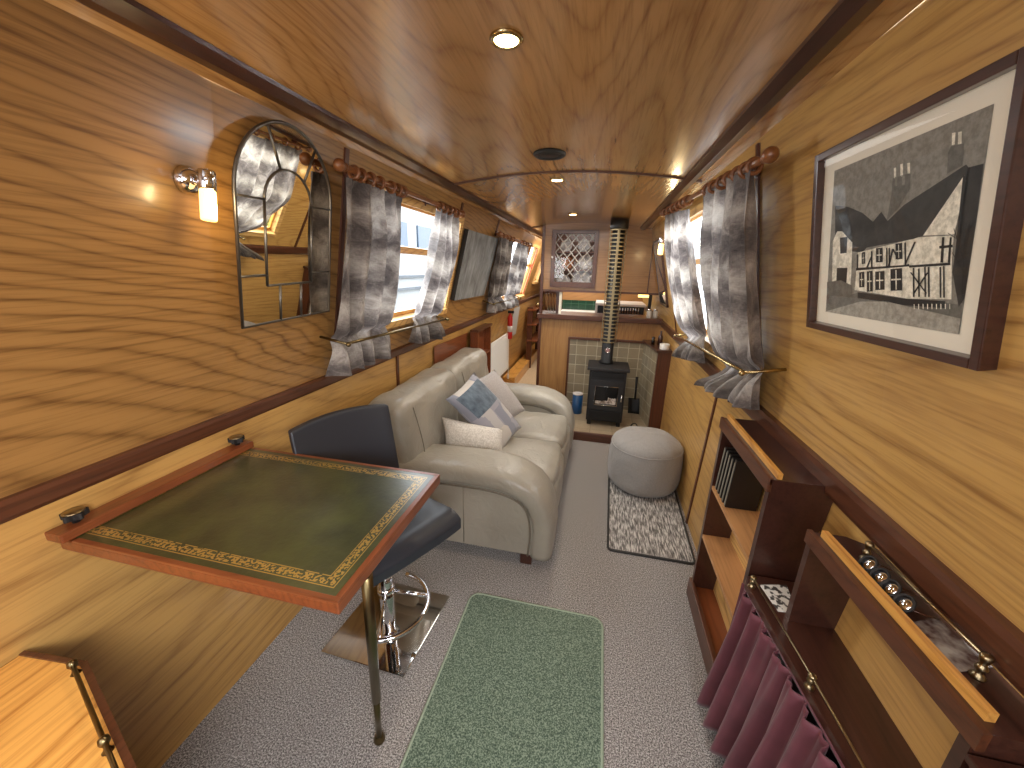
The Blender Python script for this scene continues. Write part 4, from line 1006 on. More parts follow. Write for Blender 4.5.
labs = ['furthest slim black case on the upper bookcase shelf', 'second slim black case from the far end of the shelf', 'third slim black case from the far end of the shelf', 'fourth slim black case from the far end of the shelf', 'nearest and largest black case on the bookcase shelf, front cover showing']
for i, lb in enumerate(labs):
    y = 1.605-i*.032; big = i == 4
    root = thing('media_case', (.6, y, .612), lb, 'case', 'black cases on the bookcase shelf')
    R_ = Matrix.Translation((.60, y, .613)) @ Matrix.Rotation(.10, 4, 'X') @ Matrix.Rotation(0, 4, 'Z')
    mb = MB(); mb.X = R_; mb.box(-.056, .056, -.008, .008, 0, .205+.01*big, bev=.002); mb.build('cover', M['spine'], root)
    mb = MB(); mb.X = R_; mb.box(-.0575, -.055, -.0055, .0055, .006, .20, bev=.0008); mb.build('spine', M['page'], root)

# curtained cabinet
root = thing('curtained_cabinet', (.6, .6, 0), 'low mahogany cabinet with plum curtain along the right wall', 'cabinet')
CZ = .585
pl = [(.508, 1.10), (.520, 1.128), (.545, 1.140), (.71, 1.140), (.71, -.4), (.59, -.4), (.560, .55)]
mb = MB(); mb.prism(pl, CZ-.022, CZ, 'Z', bev=.003); mb.build('top', M['mahog_dark'], root)
mb = MB(); mb.box(.60, .62, -.4, 1.13, .0, CZ-.02); mb.build('inner_panel', M['mahog_dark'], root)
mb = MB()
def cf(u, w):
    Y = 1.125-1.45*u; x0 = lerp(.514, .595, u*1.0)
    spread = w**1.3
    o = (.010+.016*spread)*math.sin(2*PI*21*u+.8*math.sin(7*u+2*w))+.006*math.sin(2*PI*47*u+2*w)*(1-w)
    x = x0-.004-.030*spread+o*1.0
    z = CZ-.024-(CZ-.06)*w
    Y2 = Y+.035*spread*(1-u)
    return (x, Y2, z+.012*math.sin(2*PI*21*u+1)*(w > .9))
mb.grid(cf, 300, 24, uvfn=lambda u, w: (u*3, w)); o = mb.build('curtain', M['plum'], root, recalc=False); md = o.modifiers.new('t', 'SOLIDIFY'); md.thickness = .003
mb = MB(); mb.tube([(.516, 1.10, CZ-.026), (.562, .55, CZ-.026), (.59, -.3, CZ-.026)], .006, n=8); mb.build('curtain_header', M['plum'], root)
def rail(name, pts, z, root, h=.032, r=.0026, mat='brass', posts=None):
    mb = MB(); mb.tube([(p[0], p[1], z+h) for p in pts], r, n=8); mb.build(name, M[mat], root)
    for p in (posts or pts):
        mb = MB(); mb.lathe([(.010, 0), (.0105, .003), (.007, .008), (.004, .012), (.0075, .017), (.0085, .021), (.006, .026), (.0045, .028), (.008, h-.003), (.009, h+.002), (.007, h+.006), (.001, h+.008)], (p[0], p[1], z), n=16)
        mb.build('rail_post', M[mat], root)
rail('gallery_rail', [(.520, 1.085), (.545, .79), (.572, .35)], CZ, root, posts=[(.520, 1.085), (.545, .79), (.572, .35)])

# shelf box standing on it
root = thing('shelf_box', (.64, .75, CZ), 'open mahogany shelf box on the low cabinet with brass rail and gold lip', 'shelf unit')
BZ = .86
def xfr(y): return .578+(.998-y)*.05
mb = MB(); mb.prism([(xfr(.998), CZ), (.712, CZ), (.70, BZ-.018), (xfr(.998), BZ-.018)], .978, .998, 'Y'); mb.build('side_panel', M['mahog_dark'], root)
mb = MB(); mb.prism([(xfr(.56)+.002, CZ), (.712, CZ), (.70, BZ-.018), (xfr(.56)+.002, BZ-.018)], .545, .565, 'Y'); mb.build('side_panel', M['mahog_dark'], root)
mb = MB(); mb.prism([(xfr(1.0), 1.0), (.66, 1.0), (.712, .965), (.712, .54), (xfr(.54), .54)], BZ-.018, BZ, 'Z'); mb.build('top', M['mahog_dark'], root)
mb = MB(); strip(mb, (xfr(1.003)-.004, 1.003), (xfr(.535)-.004, .535), .012, BZ-.032, BZ+.004); mb.build('top_fascia', M['mahog'], root)
mb = MB(); strip(mb, (xfr(.985)+.018, .985), (xfr(.56)+.018, .56), .014, BZ, BZ+.018); mb.build('lip', M['golden'], root)
mb = MB(); mb.box(.700, .706, .565, .978, CZ, BZ-.018); mb.build('back_panel', M['oak_pale'], root)
rail('gallery_rail', [(.655, .915), (.668, .640)], BZ, root, h=.042, r=.0034)
# next section of cabinet toward the camera
root = thing('side_cupboard', (.66, .2, CZ), 'dark mahogany cupboard end in the lower right corner beside the shelf box', 'cupboard')
mb = MB(); mb.box(.60, .69, -.4, .535, CZ+.001, .80, bev=.003); mb.build('carcass', M['mahog_dark'], root)
mb = MB(); mb.box(.595, .695, -.4, .54, .80, .815, bev=.003); mb.build('top', M['mahog_dark'], root)

# spectacles, leaflet, card
def specs(y0, label):
    root = thing('spectacles', (.636, y0, BZ), label, 'glasses', 'round lensed glasses on the shelf box')
    for s in (-1, 1):
        c = Vector((.634, y0+s*.0195, BZ+.022)); mb = MB()
        Rm = Matrix.Translation(c) @ Matrix.Rotation(math.radians(-52), 4, 'Y'); mb.X = Rm
        mb.tube([(math.cos(2*PI*i/20)*.0175, math.sin(2*PI*i/20)*.0175, 0) for i in range(20)], .0028, n=6, closed=True); fr = mb.build('rim', M['rubber'], root)
        mb = MB(); mb.X = Rm; mb.lathe([(.001, .0012), (.0165, .0), (.0165, -.001), (.001, -.001)], n=20); mb.build('lens', M['chrome'], fr)
        mb = MB(); mb.tube([c+Vector((.004, s*.013, -.002)), c+Vector((.03, s*.015, -.008)), c+Vector((.055, s*.010, -.016))], .0014, n=6); mb.build('temple', M['mahog'], root)
    mb = MB(); mb.tube([Vector((.634, y0-.004, BZ+.022)), Vector((.632, y0, BZ+.025)), Vector((.634, y0+.004, BZ+.022))], .0016, n=6); mb.build('bridge', M['rubber'], root)
specs(.853, 'pair of round glasses further from the leaflet, on the shelf box')
specs(.782, 'pair of round glasses next to the glossy leaflet on the shelf box')
t = NT('leaflet_print'); v = t.coord((1, 1, 1)); n = t.noise(v, 26, 3, .6)
t.color(t.ramp(n, [(.35, srgb(92, 70, 66)), (.5, srgb(150, 140, 134)), (.65, srgb(186, 180, 172))])); t.set(Roughness=.2)
mb = MB(); mb.prism([(.632, .735), (.695, .762), (.708, .665), (.642, .640)], BZ+.001, BZ+.0025, 'Z'); tag(mb.build('leaflet', t.m), 'glossy pale leaflet under the brass rail beside the round glasses', 'leaflet')
t = NT('card_print'); v = t.coord(); n = t.noise(v, 60, 2, .5)
t.color(t.ramp(n, [(.44, srgb(70, 68, 66)), (.5, srgb(226, 224, 218)), (.8, srgb(236, 234, 228))])); t.set(Roughness=.4)
mb = MB(); mb.prism([(.547, 1.098), (.628, 1.118), (.612, 1.010), (.562, 1.004)], CZ+.0005, CZ+.002, 'Z'); tag(mb.build('printed_card', t.m), 'small white printed card on the low cabinet by the bookcase', 'card')
mb = MB(); mb.tube([(.66, 1.10, .80), (.60, 1.02, CZ+.02+.12)], .0018, n=6); mb.tube([(.60, 1.02, .705), (.59, 1.005, .69)], .0026, n=6)
tag(mb.build('metal_aerial', M['chrome']), 'thin silver metal rod leaning between the bookcase and the shelf box', 'rod')

# ------------------------------------------------------------------ bulkhead, stove nook
YW = 4.05
mb = MB(); mb.box(-.61, .64, YW, YW+.03, 0, 1.0); struct('wall_bulkhead', mb, M['oak_vert'])
mb = MB(); mb.box(-.625, -.595, YW-.012, YW+.04, 0, crown(-.6, YW)-.004, bev=.003); struct('trim_30', mb, M['mahog_v'])
mb = MB(); mb.box(-.64, .61, YW-.05, YW+.30, .992, 1.042, bev=.006); struct('trim_31', mb, M['mahog_x'])
root = thing('wall_cabinet', (-.1, 4.2, 1.28), 'oak overhead cabinet with leaded glass door at the far end', 'cabinet')
def topz(x): return crown(x, YW)+.002
mb = MB()
mb.prism([(-.598, 1.285), (-.50, 1.285), (-.50, topz(-.5)), (-.598, topz(-.6))], YW, YW+.02, 'Y')
mb.prism([(-.50, 1.285), (-.095, 1.285), (-.095, 1.36), (-.50, 1.36)], YW, YW+.02, 'Y')
mb.prism([(-.50, 1.83), (-.095, 1.83), (-.095, topz(-.095)), (-.3, topz(-.3)), (-.50, topz(-.5))], YW, YW+.02, 'Y')
mb.prism([(-.095, 1.285), (.55, 1.285), (.41, 1.86), (.3, topz(.3)), (.1, topz(.1)), (-.095, topz(-.095))], YW, YW+.02, 'Y')
mb.build('front_panel', M['oak_x'], root)
mb = MB(); mb.box(-.598, .55, YW-.008, YW+.33, 1.268, 1.288); mb.build('base_board', M['mahog_x'], root)
mb = MB(); mb.box(-.598, .50, YW+.32, YW+.33, 1.288, 1.86); mb.box(-.598, -.588, YW+.02, YW+.33, 1.288, 1.86); mb.box(-.06, -.05, YW+.02, YW+.33, 1.288, 1.9)
mb.build('carcass', plain('cabinet_lining', (196, 156, 140), .6), root)
for z in (1.49, 1.66):
    mb = MB(); mb.box(-.588, -.06, YW+.06, YW+.32, z-.012, z); mb.build('shelf', M['mahog_red'], root)
mb = MB(); mb.box(.425, .436, YW-.006, YW, 1.288, 1.86); mb.build('edge_bead', M['mahog_v'], root)
dr = None
mb = MB()
for a in ((-.522, -.484, 1.315, 1.857), (-.112, -.074, 1.315, 1.857), (-.484, -.112, 1.315, 1.368), (-.484, -.112, 1.822, 1.857)): mb.box(a[0], a[1], YW-.022, YW-.001, a[2], a[3], bev=.002)
door = mb.build('door', M['mahog'], root)
mb = MB(); mb.sphere((-.512, YW-.034, 1.60), .011, n=12); mb.tube([(-.512, YW-.034, 1.60), (-.512, YW-.02, 1.60)], .004, n=8); mb.build('knob', M['china'], door)
x0, x1, z0, z1 = -.484, -.112, 1.368, 1.822
mb = MB(); mb.f([mb.v((x0, YW-.010, z0)), mb.v((x1, YW-.010, z0)), mb.v((x1, YW-.010, z1)), mb.v((x0, YW-.010, z1))]); mb.build('pane', M['glass'], door)
mb = MB()
dxs, dzs = .0775, .0925
sl = dzs/dxs
for s in (1, -1):
    for k in range(-12, 14):
        # z = z0 + s*sl*(x-x0) + k*dzs*... clipped
        c = z0+k*dzs
        def zl(x): return c+s*sl*(x-x0)
        xa, xb = x0, x1
        if s > 0: xa = max(x0, x0+(z0-c)/sl); xb = min(x1, x0+(z1-c)/sl)
        else: xa = max(x0, x0+(c-z1)/sl); xb = min(x1, x0+(c-z0)/sl)
        if xb-xa > .004: mb.tube([(xa, YW-.012, zl(xa)), (xb, YW-.012, zl(xb))], .0048, n=6)
mb.build('lattice', plain('pale_lead', (214, 208, 200), .45), door)
k = 0
cupl = ['white plate standing in the leaded cabinet, upper shelf left', 'white plate standing in the leaded cabinet, upper shelf right', 'white plate standing in the leaded cabinet, middle shelf left', 'white plate standing in the leaded cabinet, middle shelf right', 'white plate standing in the leaded cabinet, bottom left', 'large white plate standing in the leaded cabinet, bottom right']
for (x, z, r) in ((-.40, 1.66, .062), (-.22, 1.66, .065), (-.38, 1.49, .068), (-.20, 1.49, .072), (-.41, 1.289, .075), (-.22, 1.289, .095)):
    mb = MB(); R_ = Matrix.Translation((x, YW+.20, z+r*.97)) @ Matrix.Rotation(math.radians(80), 4, 'X'); mb.X = R_
    mb.lathe([(.001, .0), (r*.6, .0), (r*.98, .012), (r, .015), (r*.98, .018), (r*.6, .005), (.001, .005)], n=28)
    tag(mb.build('dinner_plate', M['china'] if k != 2 else M['amberglaze']), cupl[k] if k != 2 else 'amber plate standing in the leaded cabinet, middle shelf left', 'plate', 'plates in the leaded cabinet'); k += 1

# items on the bulkhead counter, seen through the slot
pl_l = ['leftmost brown wooden plate in the rack on the far counter', 'second brown wooden plate in the rack on the far counter', 'third brown wooden plate in the rack on the far counter', 'rightmost brown wooden plate in the rack on the far counter']
for i in range(4):
    mb = MB(); mb.X = Matrix.Translation((-.575+i*.03, YW+.14, 1.043+.1)) @ Matrix.Rotation(math.radians(82), 4, 'Y') @ Matrix.Rotation(0, 4, 'X')
    mb.lathe([(.001, 0), (.06, 0), (.098, .010), (.1, .013), (.06, .006), (.001, .006)], n=28); tag(mb.build('wooden_plate', M['mahog_red']), pl_l[i], 'plate', 'brown plates standing on the far counter')
mb = MB(); mb.tube([(-.60, YW+.02, 1.042), (-.60, YW+.02, 1.268)], .008, n=10); tag(mb.build('support_post', M['chrome']), 'slim chrome post at the left end of the far counter', 'post')
mb = MB(); mb.box(-.425, -.400, YW+.02, YW+.05, 1.042, 1.268); tag(mb.build('divider_post', M['cream']), 'pale upright beside the brown plates on the far counter', 'post')
mb = MB(); mb.box(-.455, -.425, YW+.03, YW+.2, 1.042, 1.268); tag(mb.build('partition_board', M['mahog_dark']), 'dark upright panel beside the brown plates on the far counter', 'panel')
# galley beyond
mb = MB(); mb.box(-.58, .60, 6.0, 6.04, 0, 2.0); struct('wall_galley', mb, M['oak_x'])
mb = MB(); mb.box(-.575, .55, 5.985, 6.0, .90, 1.04); struct('trim_32', mb, M['greentile'])
root = thing('galley_worktop', (0, 5.7, 0), 'pale galley worktop beyond the far counter', 'worktop')
mb = MB(); mb.box(-.57, .52, 5.45, 5.985, .86, .90, bev=.004); mb.build('top', M['white'], root)
mb = MB(); mb.box(-.56, .52, 5.48, 5.98, 0, .86); mb.build('cupboard', M['oak_vert'], root)
root = thing('cooker', (.24, 4.75, 0), 'white topped black cooker seen behind the flue', 'cooker')
mb = MB(); mb.box(-.04, .47, 4.55, 5.0, 0, 1.10, bev=.004); mb.build('body', M['black'], root)
mb = MB(); mb.box(-.06, .49, 4.52, 5.02, 1.105, 1.130, bev=.004); mb.box(-.06, -.035, 4.52, 4.55, .85, 1.105); mb.build('hood', M['white'], root)
mb = MB()
for i in range(9): mb.box(.18+i*.028, .196+i*.028, 4.535, 4.55, 1.03, 1.09, bev=.003)
mb.build('grille', M['steel'], root)
mb = MB(); mb.box(.47, .50, 4.2, 4.24, 1.043, 1.268); mb.build('x', M['black']); o = COL.objects['x']; o.name = 'switch_panel'; tag(o, 'small black upright panel at the right of the far counter', 'panel')
mb = MB(); mb.box(.36, .46, 4.14, 4.18, 1.235, 1.262, bev=.004); tag(mb.build('under_cabinet_lamp', M['emit']), 'small lit lamp under the overhead cabinet, far right', 'lamp')
jl = ['clear glass jar at the right end of the far counter', 'second clear glass jar on the far counter, next to the wall']
for i, (x, y) in enumerate(((.475, 4.06), (.535, 4.08))):
    root = thing('glass_jar', (x, y, 1.042), jl[i], 'jar', 'jars on the far counter')
    mb = MB(); mb.lathe([(.001, 0), (.024, 0), (.026, .01), (.026, .06), (.02, .07), (.02, .074)], (x, y, 1.043), n=18); mb.build('jar', plain('milky_jar%d' % i, (190, 184, 176), .15), root)
    mb = MB(); mb.lathe([(.022, .074), (.022, .088), (.001, .089)], (x, y, 1.043), n=18); mb.build('lid', M['steel'], root)

# hearth and tiles
mb = MB(); mb.box(-.24, .60, 3.30, YW, 0, .068); struct('trim_33', mb, M['hearthtile'])
mb = MB(); mb.box(-.26, .60, 3.27, 3.30, 0, .078, bev=.006); mb.box(-.26, -.24, 3.30, YW, 0, .078, bev=.004); struct('trim_34', mb, M['mahog_x'])
mb = MB(); mb.box(-.28, .47, YW-.022, YW, .068, .792); struct('trim_35', mb, M['slate'])
mb = MB(); a = Vector((.455, YW-.02, 0)); b = Vector((.532, 3.585, 0)); L = (b-a).length
q = [mb.v((a.x, a.y, .068)), mb.v((b.x, b.y, .068)), mb.v((b.x, b.y, .80)), mb.v((a.x, a.y, .80))]
mb.f(q, None, False, [(0, .0), (L, .0), (L, .732), (0, .732)]); struct('trim_36', mb, M['slate'])
mb = MB(); mb.box(-.30, .47, YW-.035, YW, .792, .815, bev=.003); mb.box(-.30, -.28, YW-.03, YW, .07, .792, bev=.002); struct('trim_37', mb, M['mahog_x'])
mb = MB(); mb.box(.533, .655, 3.555, 3.60, 0, .805, bev=.004); struct('trim_38', mb, M['mahog_v'])
mb = MB(); mb.prism([(.44, YW), (.445, 3.98), (.515, 3.535), (.66, 3.535), (.62, YW)], .805, .828, 'Z'); struct('trim_39', mb, M['mahog_dark'])
root = thing('candle_tin', (.585, 3.60, .828), 'small round white tin on the wooden ledge by the stove', 'tin')
mb = MB(); mb.lathe([(.001, 0), (.040, 0), (.041, .004), (.041, .045), (.038, .048), (.036, .046), (.001, .044)], (.585, 3.60, .828), n=24); mb.build('tin', M['white'], root)
root = thing('dark_bottle', (.585, 3.82, .828), 'small dark bottle behind the white tin on the ledge', 'bottle')
mb = MB(); mb.lathe([(.001, 0), (.022, 0), (.023, .06), (.018, .08), (.008, .095), (.008, .13), (.001, .131)], (.575, 3.82, .828), n=18); mb.build('bottle_body', M['mahog_dark'], root)
mb = MB(); mb.lathe([(.001, 0), (.016, 0), (.016, .07), (.001, .075)], (.51, 3.80, .828), n=16); tag(mb.build('small_jar', M['darkglass']), 'tiny dark glass jar left of the white tin on the ledge', 'jar')

# stove -------------------------------------------------------------
root = thing('wood_stove', (.115, 3.66, .068), 'black wood burning stove on the tiled hearth', 'stove')
sx0, sx1, sy0, sy1 = -.048, .285, 3.51, 3.79
mb = MB(); mb.box(sx0, sx1, sy0, sy1, .115, .612, bev=.008); mb.build('firebox', M['stove'], root)
mb = MB(); mb.box(sx0-.022, sx1+.022, sy0-.03, sy1+.01, .612, .640, bev=.006); mb.build('top_plate', M['stove'], root)
for x in (sx0+.03, sx1-.03):
    for y in (sy0+.03, sy1-.03):
        mb = MB(); mb.box(x-.018, x+.018, y-.018, y+.018, .069, .116, bev=.004); mb.build('leg', M['stove_dark'], root)
mb = MB()
for a in ((sx0+.02, sx1-.02, .235, .285), (sx0+.02, sx1-.02, .465, .52), (sx0+.02, sx0+.065, .285, .465), (sx1-.065, sx1-.02, .285, .465)): mb.box(a[0], a[1], sy0-.018, sy0+.002, a[2], a[3], bev=.003)
door = mb.build('door', M['stove'], root)
mb = MB(); gx0, gx1, gz0, gz1 = sx0+.064, sx1-.064, .284, .466
mb.tube([(gx0, sy0-.019, gz0), (gx1, sy0-.019, gz0), (gx1, sy0-.019, gz1), (gx0, sy0-.019, gz1)], .0045, n=6, closed=True); mb.build('glass_rim', M['steel'], door)
mb = MB(); mb.box(gx0, gx1, sy0-.006, sy0-.003, gz0, gz1); mb.build('glass', M['darkglass'], door)
mb = MB(); mb.grid(lambda u, w: (lerp(gx0+.01, gx1-.01, u), sy0-.0075-.008*w, gz0+.008+(.03+.03*abs(mnoise.noise(Vector((u*9, 2, 1))))+.03*(u > .6))*w), 24, 3); mb.build('ash_bed', M['ash'], door)
mb = MB(); mb.tube([(sx1-.03, sy0-.02, .40), (sx1-.03, sy0-.045, .40), (sx1-.03, sy0-.05, .34)], .006, n=8); mb.build('door_handle', M['steel'], door)
mb = MB(); mb.box(sx0+.02, sx1-.02, sy0-.014, sy0+.002, .125, .225, bev=.004); mb.build('ash_door', M['stove_dark'], root)
mb = MB(); mb.box(sx0+.02, sx1-.02, sy0-.010, sy0+.002, .545, .595, bev=.003); mb.build('air_vent', M['stove_dark'], root)
root = thing('stove_flue', (.10, 3.70, .64), 'tall black stove flue with slotted brass heat guard', 'flue')
fx, fy = .098, 3.70; ft = crown(fx, fy)
mb = MB(); mb.lathe([(.066, .640), (.066, .66), (.054, .675), (.054, ft+.02)], (fx, fy, 0), n=28); mb.build('pipe', M['stove_dark'], root)
mb = MB(); mb.lathe([(.075, 1.835), (.078, 1.84), (.078, ft+.01), (.075, ft+.01)], (fx, fy, 0), n=28); mb.build('collar', M['black'], root)
# guard: half shell of thin ribs with a spine and edge strips
mb = MB(); gr = .070; G0, G1_ = .845, 1.832
def arc(a0, a1, z0, z1, r=gr):
    n_ = max(2, int(abs(a1-a0)/8)); 
    for i in range(n_):
        q0 = math.radians(lerp(a0, a1, i/n_)); q1 = math.radians(lerp(a0, a1, (i+1)/n_))
        mb.f([mb.v((fx+r*math.sin(q0), fy-r*math.cos(q0), z0)), mb.v((fx+r*math.sin(q1), fy-r*math.cos(q1), z0)), mb.v((fx+r*math.sin(q1), fy-r*math.cos(q1), z1)), mb.v((fx+r*math.sin(q0), fy-r*math.cos(q0), z1))])
arc(-9, 9, G0, G1_); arc(-110, -72, G0, G1_); arc(72, 110, G0, G1_)
NR = 29
for i in range(NR+1):
    z = lerp(G0, G1_-.012, i/NR); arc(-74, -8, z, z+.0105); arc(8, 74, z, z+.0105)
o = mb.build('heat_guard', plain('guard_brass', (140, 126, 96), .4, .5), root); md = o.modifiers.new('t', 'SOLIDIFY'); md.thickness = .002
mb = MB(); mb.lathe([(.022, 0), (.022, -.006), (.001, -.008)], (fx, fy-.054, .775), 'Y', 20); o = mb.build('thermometer', plain('gauge_face', (150, 110, 104), .4), root)
mb = MB(); mb.tube([(fx+.0225*math.cos(2*PI*i/20), fy-.061, .775+.0225*math.sin(2*PI*i/20)) for i in range(20)], .003, n=6, closed=True); mb.build('gauge_rim', M['steel'], o)

root = thing('blue_canister', (-.15, 3.80, .068), 'blue enamel canister left of the stove', 'canister')
mb = MB(); mb.lathe([(.001, 0), (.05, 0), (.052, .004), (.052, .20), (.001, .20)], (-.150, 3.80, .069), n=24); mb.build('can', M['blue'], root)
mb = MB(); mb.lathe([(.051, .20), (.054, .203), (.054, .212), (.048, .214), (.001, .206)], (-.150, 3.80, .069), n=24); mb.build('rim', M['china'], root)
root = thing('coal_shovel', (.41, 3.92, .068), 'black coal shovel leaning on the tiles right of the stove', 'shovel')
mb = MB(); mb.X = Matrix.Translation((.425, 3.90, .082)) @ Matrix.Rotation(math.radians(-14), 4, 'X')
def sh(u, w):
    x = (-.065+.13*u)*(1-.12*(1-w)); z = .16*w; return (x, -.018*(abs(2*u-1)**3)+.006, z)
mb.grid(sh, 10, 6); o = mb.build('blade', M['stove_dark'], root, recalc=False); md = o.modifiers.new('t', 'SOLIDIFY'); md.thickness = .003
mb = MB(); mb.X = Matrix.Translation((.425, 3.90, .082)) @ Matrix.Rotation(math.radians(-14), 4, 'X'); mb.tube([(0, 0, .155), (0, 0, .22), (0, 0, .38)], [.008, .009, .014], n=10); mb.build('handle', M['stove_dark'], root)
mb = MB(); mb.tube([(.405+.03*math.cos(PI*i/8), 3.55, .068+.04*math.sin(PI*i/8)+.004) for i in range(9)], .006, n=8); tag(mb.build('iron_hook', M['stove_dark']), 'small black iron hook on the hearth beside the shovel', 'tool')

# ------------------------------------------------------------------ corridor, left side
root = thing('low_bookcase', (-1.08, 3.3, 0), 'low mahogany bookcase behind the far end of the sofa', 'bookcase')
mb = MB(); mb.box(-1.09, -1.02, 3.18, 3.20, 0, .95); mb.box(-1.09, -1.02, 3.58, 3.60, 0, .95); mb.build('side_panel', M['mahog_red'], root)
mb = MB(); mb.box(-1.085, -1.01, 3.16, 3.62, .95, .972, bev=.004); mb.build('top', M['mahog'], root)
mb = MB(); mb.box(-1.09, -1.025, 3.20, 3.58, .70, .715); mb.box(-1.09, -1.025, 3.20, 3.58, .40, .415); mb.build('shelf', M['mahog_red'], root)
mb = MB(); mb.box(-1.095, -1.085, 3.20, 3.58, .0, .95); mb.build('back_panel', M['mahog_red'], root)
mb = MB(); q = [lowpt('L', y, z, .012) for y in (2.52, 3.16) for z in (.55, .945)]; mb.f([mb.v(q[0]), mb.v(q[2]), mb.v(q[3]), mb.v(q[1])]); struct('trim_40', mb, M['mahog_red'])
root = thing('radiator', (-1.08, 4.1, 0), 'white panel radiator in the left corridor beyond the sofa', 'radiator')
mb = MB(); mb.box(-1.085, -1.06, 3.66, 4.56, .28, .735, bev=.008); mb.build('panel', M['white'], root)
mb = MB()
for i in range(22): y = 3.70+i*.038; mb.box(-1.061, -1.056, y, y+.02, .32, .70, bev=.004)
mb.build('fins', M['white'], root)
mb = MB(); mb.tube([(-1.075, 4.60, .13), (-1.075, 4.60, .33), (-1.075, 4.55, .33)], .008, n=8); mb.lathe([(.015, 0), (.015, .04), (.012, .05)], (-1.075, 4.60, .14), n=12); mb.build('valve', M['china'], root)
for y in (3.9, 4.4):
    mb = MB(); mb.box(-1.12, -1.084, y-.02, y+.02, .5, .56); mb.build('wall_bracket', M['white'], root)
root = thing('fire_extinguisher', (-1.05, 4.52, .62), 'red fire extinguisher on the corridor wall above the radiator end', 'extinguisher')
mb = MB(); mb.lathe([(.001, 0), (.028, .002), (.031, .02), (.031, .25), (.024, .28), (.013, .295), (.013, .31), (.001, .31)], (-1.045, 4.52, .66), n=20); mb.build('cylinder', M['red'], root)
mb = MB(); mb.lathe([(.0315, .09), (.0315, .16)], (-1.045, 4.52, .66), n=20); mb.build('paper_label', M['china'], root)
mb = MB(); mb.box(-1.07, -1.00, 4.505, 4.535, .97, 1.0, bev=.003); mb.build('lever', M['black'], root)
mb = MB(); p = [wallpt('L', 4.86, -.03, .004), wallpt('L', 5.30, -.03, .004)]
q = [lowpt('L', 4.78, .62, .012), lowpt('L', 5.16, .62, .012), lowpt('L', 5.16, 1.0, .012), lowpt('L', 4.78, 1.0, .012)]
mb.f([mb.v(a) for a in q]); tag(mb.build('wall_notice', plain('grey_paper', (178, 178, 176), .5)), 'pale grey notice sheet on the corridor wall behind the extinguisher', 'notice')
mb = MB(); mb.box(-1.16, -1.00, 4.66, 7.9, 0, .13, bev=.005); struct('baseboard_left', mb, M['golden'])
root = thing('corridor_shelves', (-1.0, 6.1, 0), 'open mahogany shelves with stepped ends in the far left corridor', 'shelf unit')
for y in (5.72, 6.55):
    mb = MB(); mb.box(-1.06, -.98, y, y+.04, 0, .93, bev=.004); mb.build('upright', M['mahog_v'], root)
for z, x1 in ((.42, -.90), (.66, -.92), (.88, -.93)):
    mb = MB(); mb.box(-1.06, x1, 5.70, 6.6, z, z+.025, bev=.006); mb.build('shelf', M['mahog_red'], root)
mb = MB(); mb.lathe([(.001, 0), (.03, 0), (.034, .03), (.03, .06), (.001, .065)], (-.97, 6.1, .906), n=16); tag(mb.build('brass_pot', M['brass_bright']), 'small brass pot on the far corridor shelves', 'pot')
# red-white edging around the third window
mb = MB(); q = []
for (y0, y1) in ((5.155, 5.215),):
    q = [wallpt('L', y, v, .004) for y in (y0, y1) for v in (.12, .84)]
    mb.f([mb.v(q[0]), mb.v(q[2]), mb.v(q[3]), mb.v(q[1])])
tag(mb.build('window_blind', plain('red_blind', (206, 60, 66), .7)), 'narrow red edge of a blind at the third left window', 'blind')

# ------------------------------------------------------------------ light
def area(name, loc, rot, size, power, color=(1, 1, 1), sy=None, spread=PI):
    l = bpy.data.lights.new(name, 'AREA'); l.energy = power; l.color = color; l.size = size; l.spread = spread
    if sy: l.shape = 'RECTANGLE'; l.size_y = sy
    o = bpy.data.objects.new(name, l); COL.objects.link(o); o.location = loc; o.rotation_euler = rot; return o
def point(name, loc, power, color, r=.03):
    l = bpy.data.lights.new(name, 'POINT'); l.energy = power; l.color = color; l.shadow_soft_size = r
    o = bpy.data.objects.new(name, l); COL.objects.link(o); o.location = loc; return o
def spot(name, loc, power, color, ang=2.0):
    l = bpy.data.lights.new(name, 'SPOT'); l.energy = power; l.color = color; l.spot_size = ang; l.spot_blend = .8; l.shadow_soft_size = .03
    o = bpy.data.objects.new(name, l); COL.objects.link(o); o.location = loc; return o
WARM = (1, .72, .38)
point('sconce_light', lp1+Vector((.03, .0, -.005)), 1.7, (1, .74, .38), .025)
point('sconce_light', lp2+Vector((-.03, 0, -.005)), 1.8, (1, .74, .38), .025)
for x, y in ((-.283, 1.12), (-.305, 2.44), (-.295, 3.55)):
    spot('downlight_beam', (x, y, crown(x, y)-.02), 15, (1, .86, .66), 2.5)
w = bpy.data.worlds.new('sky'); SC.world = w; w.use_nodes = True; nt = w.node_tree; nt.nodes['Background'].inputs[0].default_value = (.86, .93, 1, 1); nt.nodes['Background'].inputs[1].default_value = 7
area('rear_fill', (-.25, -1.5, 1.2), (math.radians(84), 0, 0), .9, 10, (.93, .96, 1), .9)  # added fill light behind the camera, no door there
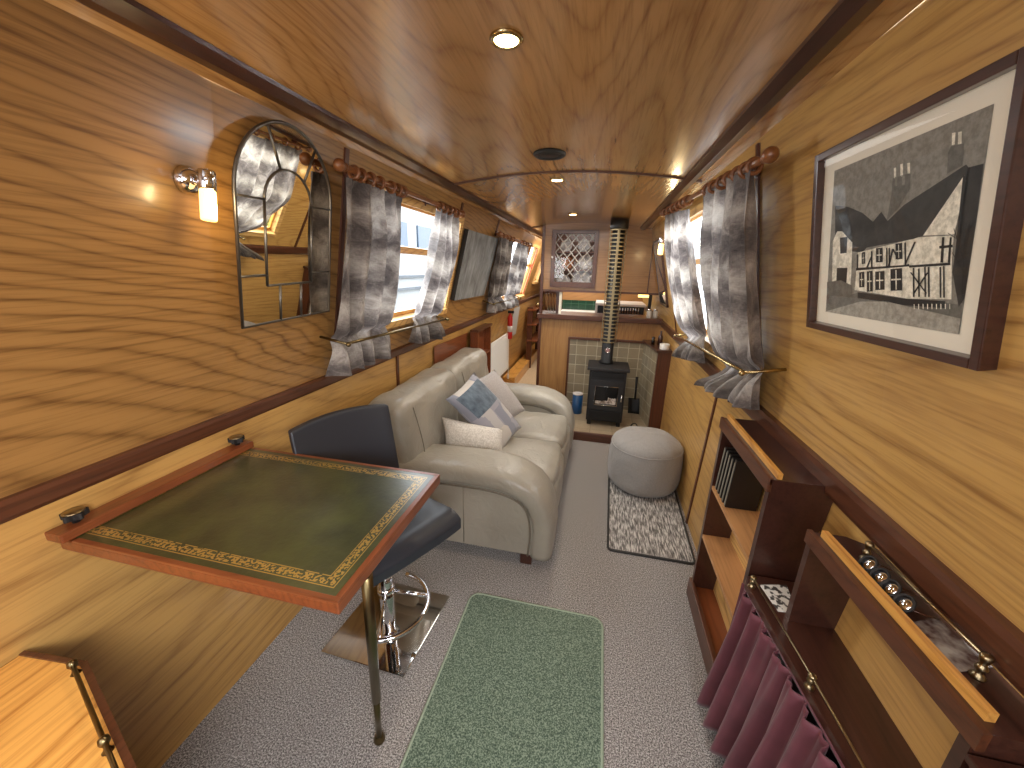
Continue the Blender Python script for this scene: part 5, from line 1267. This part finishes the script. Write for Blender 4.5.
area('side_window_daylight', (-1.0, -.75, 1.5), (0, math.radians(-82), math.radians(22)), .45, 15, (.95, .97, 1), .7)
area('side_window_daylight', (.45, -.55, 1.5), (0, math.radians(52), math.radians(-35)), .4, 16, (.95, .97, 1), .6, 2.0)
area('overhead_fill', (-.25, -.55, 1.93), (0, 0, 0), .8, 7, (.95, .97, 1), .9)  # fill light added overhead to lift the floor, no hatch in the ceiling
area('ceiling_fill', (-.2, 3.0, 1.86), (0, 0, 0), .5, 9, (1, .97, .93), 1.6)  # added soft fill brightening the stove end, not a fitted lamp
area('galley_fill', (-.5, 5.2, 1.85), (0, 0, 0), .7, 24, (1, .95, .86), .9)  # added light brightening the galley seen past the leaded cabinet, no hatch there
area('corridor_fill', (-.8, 7.2, 1.75), (0, 0, 0), .4, 10, (1, .95, .86), .9)  # added fill under the closed corridor ceiling
area('window_daylight', (-1.7, 2.12, 1.75), (0, math.radians(-72), 0), .6, 46, (.93, .97, 1), 1.1)
area('window_daylight', (1.2, 2.5, 1.75), (0, math.radians(72), 0), .6, 70, (.90, .95, 1), 1.2)
area('window_daylight', (-1.6, 4.2, 1.75), (0, math.radians(-72), 0), .5, 24, (.93, .97, 1), 1.0)

# ------------------------------------------------------------------ camera
cd = bpy.data.cameras.new('camera'); cam = bpy.data.objects.new('camera', cd); COL.objects.link(cam)
cd.sensor_width = 36; cd.lens = 385/1024*36; cd.clip_start = .02
Bm = [[0.9745191760929122, 0.08581776047717754, -0.20723823830044805], [0.22318923592288145, -0.2789865449036018, 0.9339984329381452], [0.022336973728593633, -0.9564527273992334, -0.2910313382699804]]
mt = Matrix([[r[0], -r[1], -r[2], 0] for r in Bm]+[[0, 0, 0, 1]])
mt[0][3] = 0; mt[1][3] = 0; mt[2][3] = EYE
cam.matrix_world = mt; SC.camera = cam
SC.view_settings.view_transform = 'Standard'; SC.view_settings.look = 'None'; SC.view_settings.exposure = 0
try:
    SC.cycles.max_bounces = 8; SC.cycles.diffuse_bounces = 5; SC.cycles.transparent_max_bounces = 12; SC.cycles.sample_clamp_indirect = 6
except Exception: pass
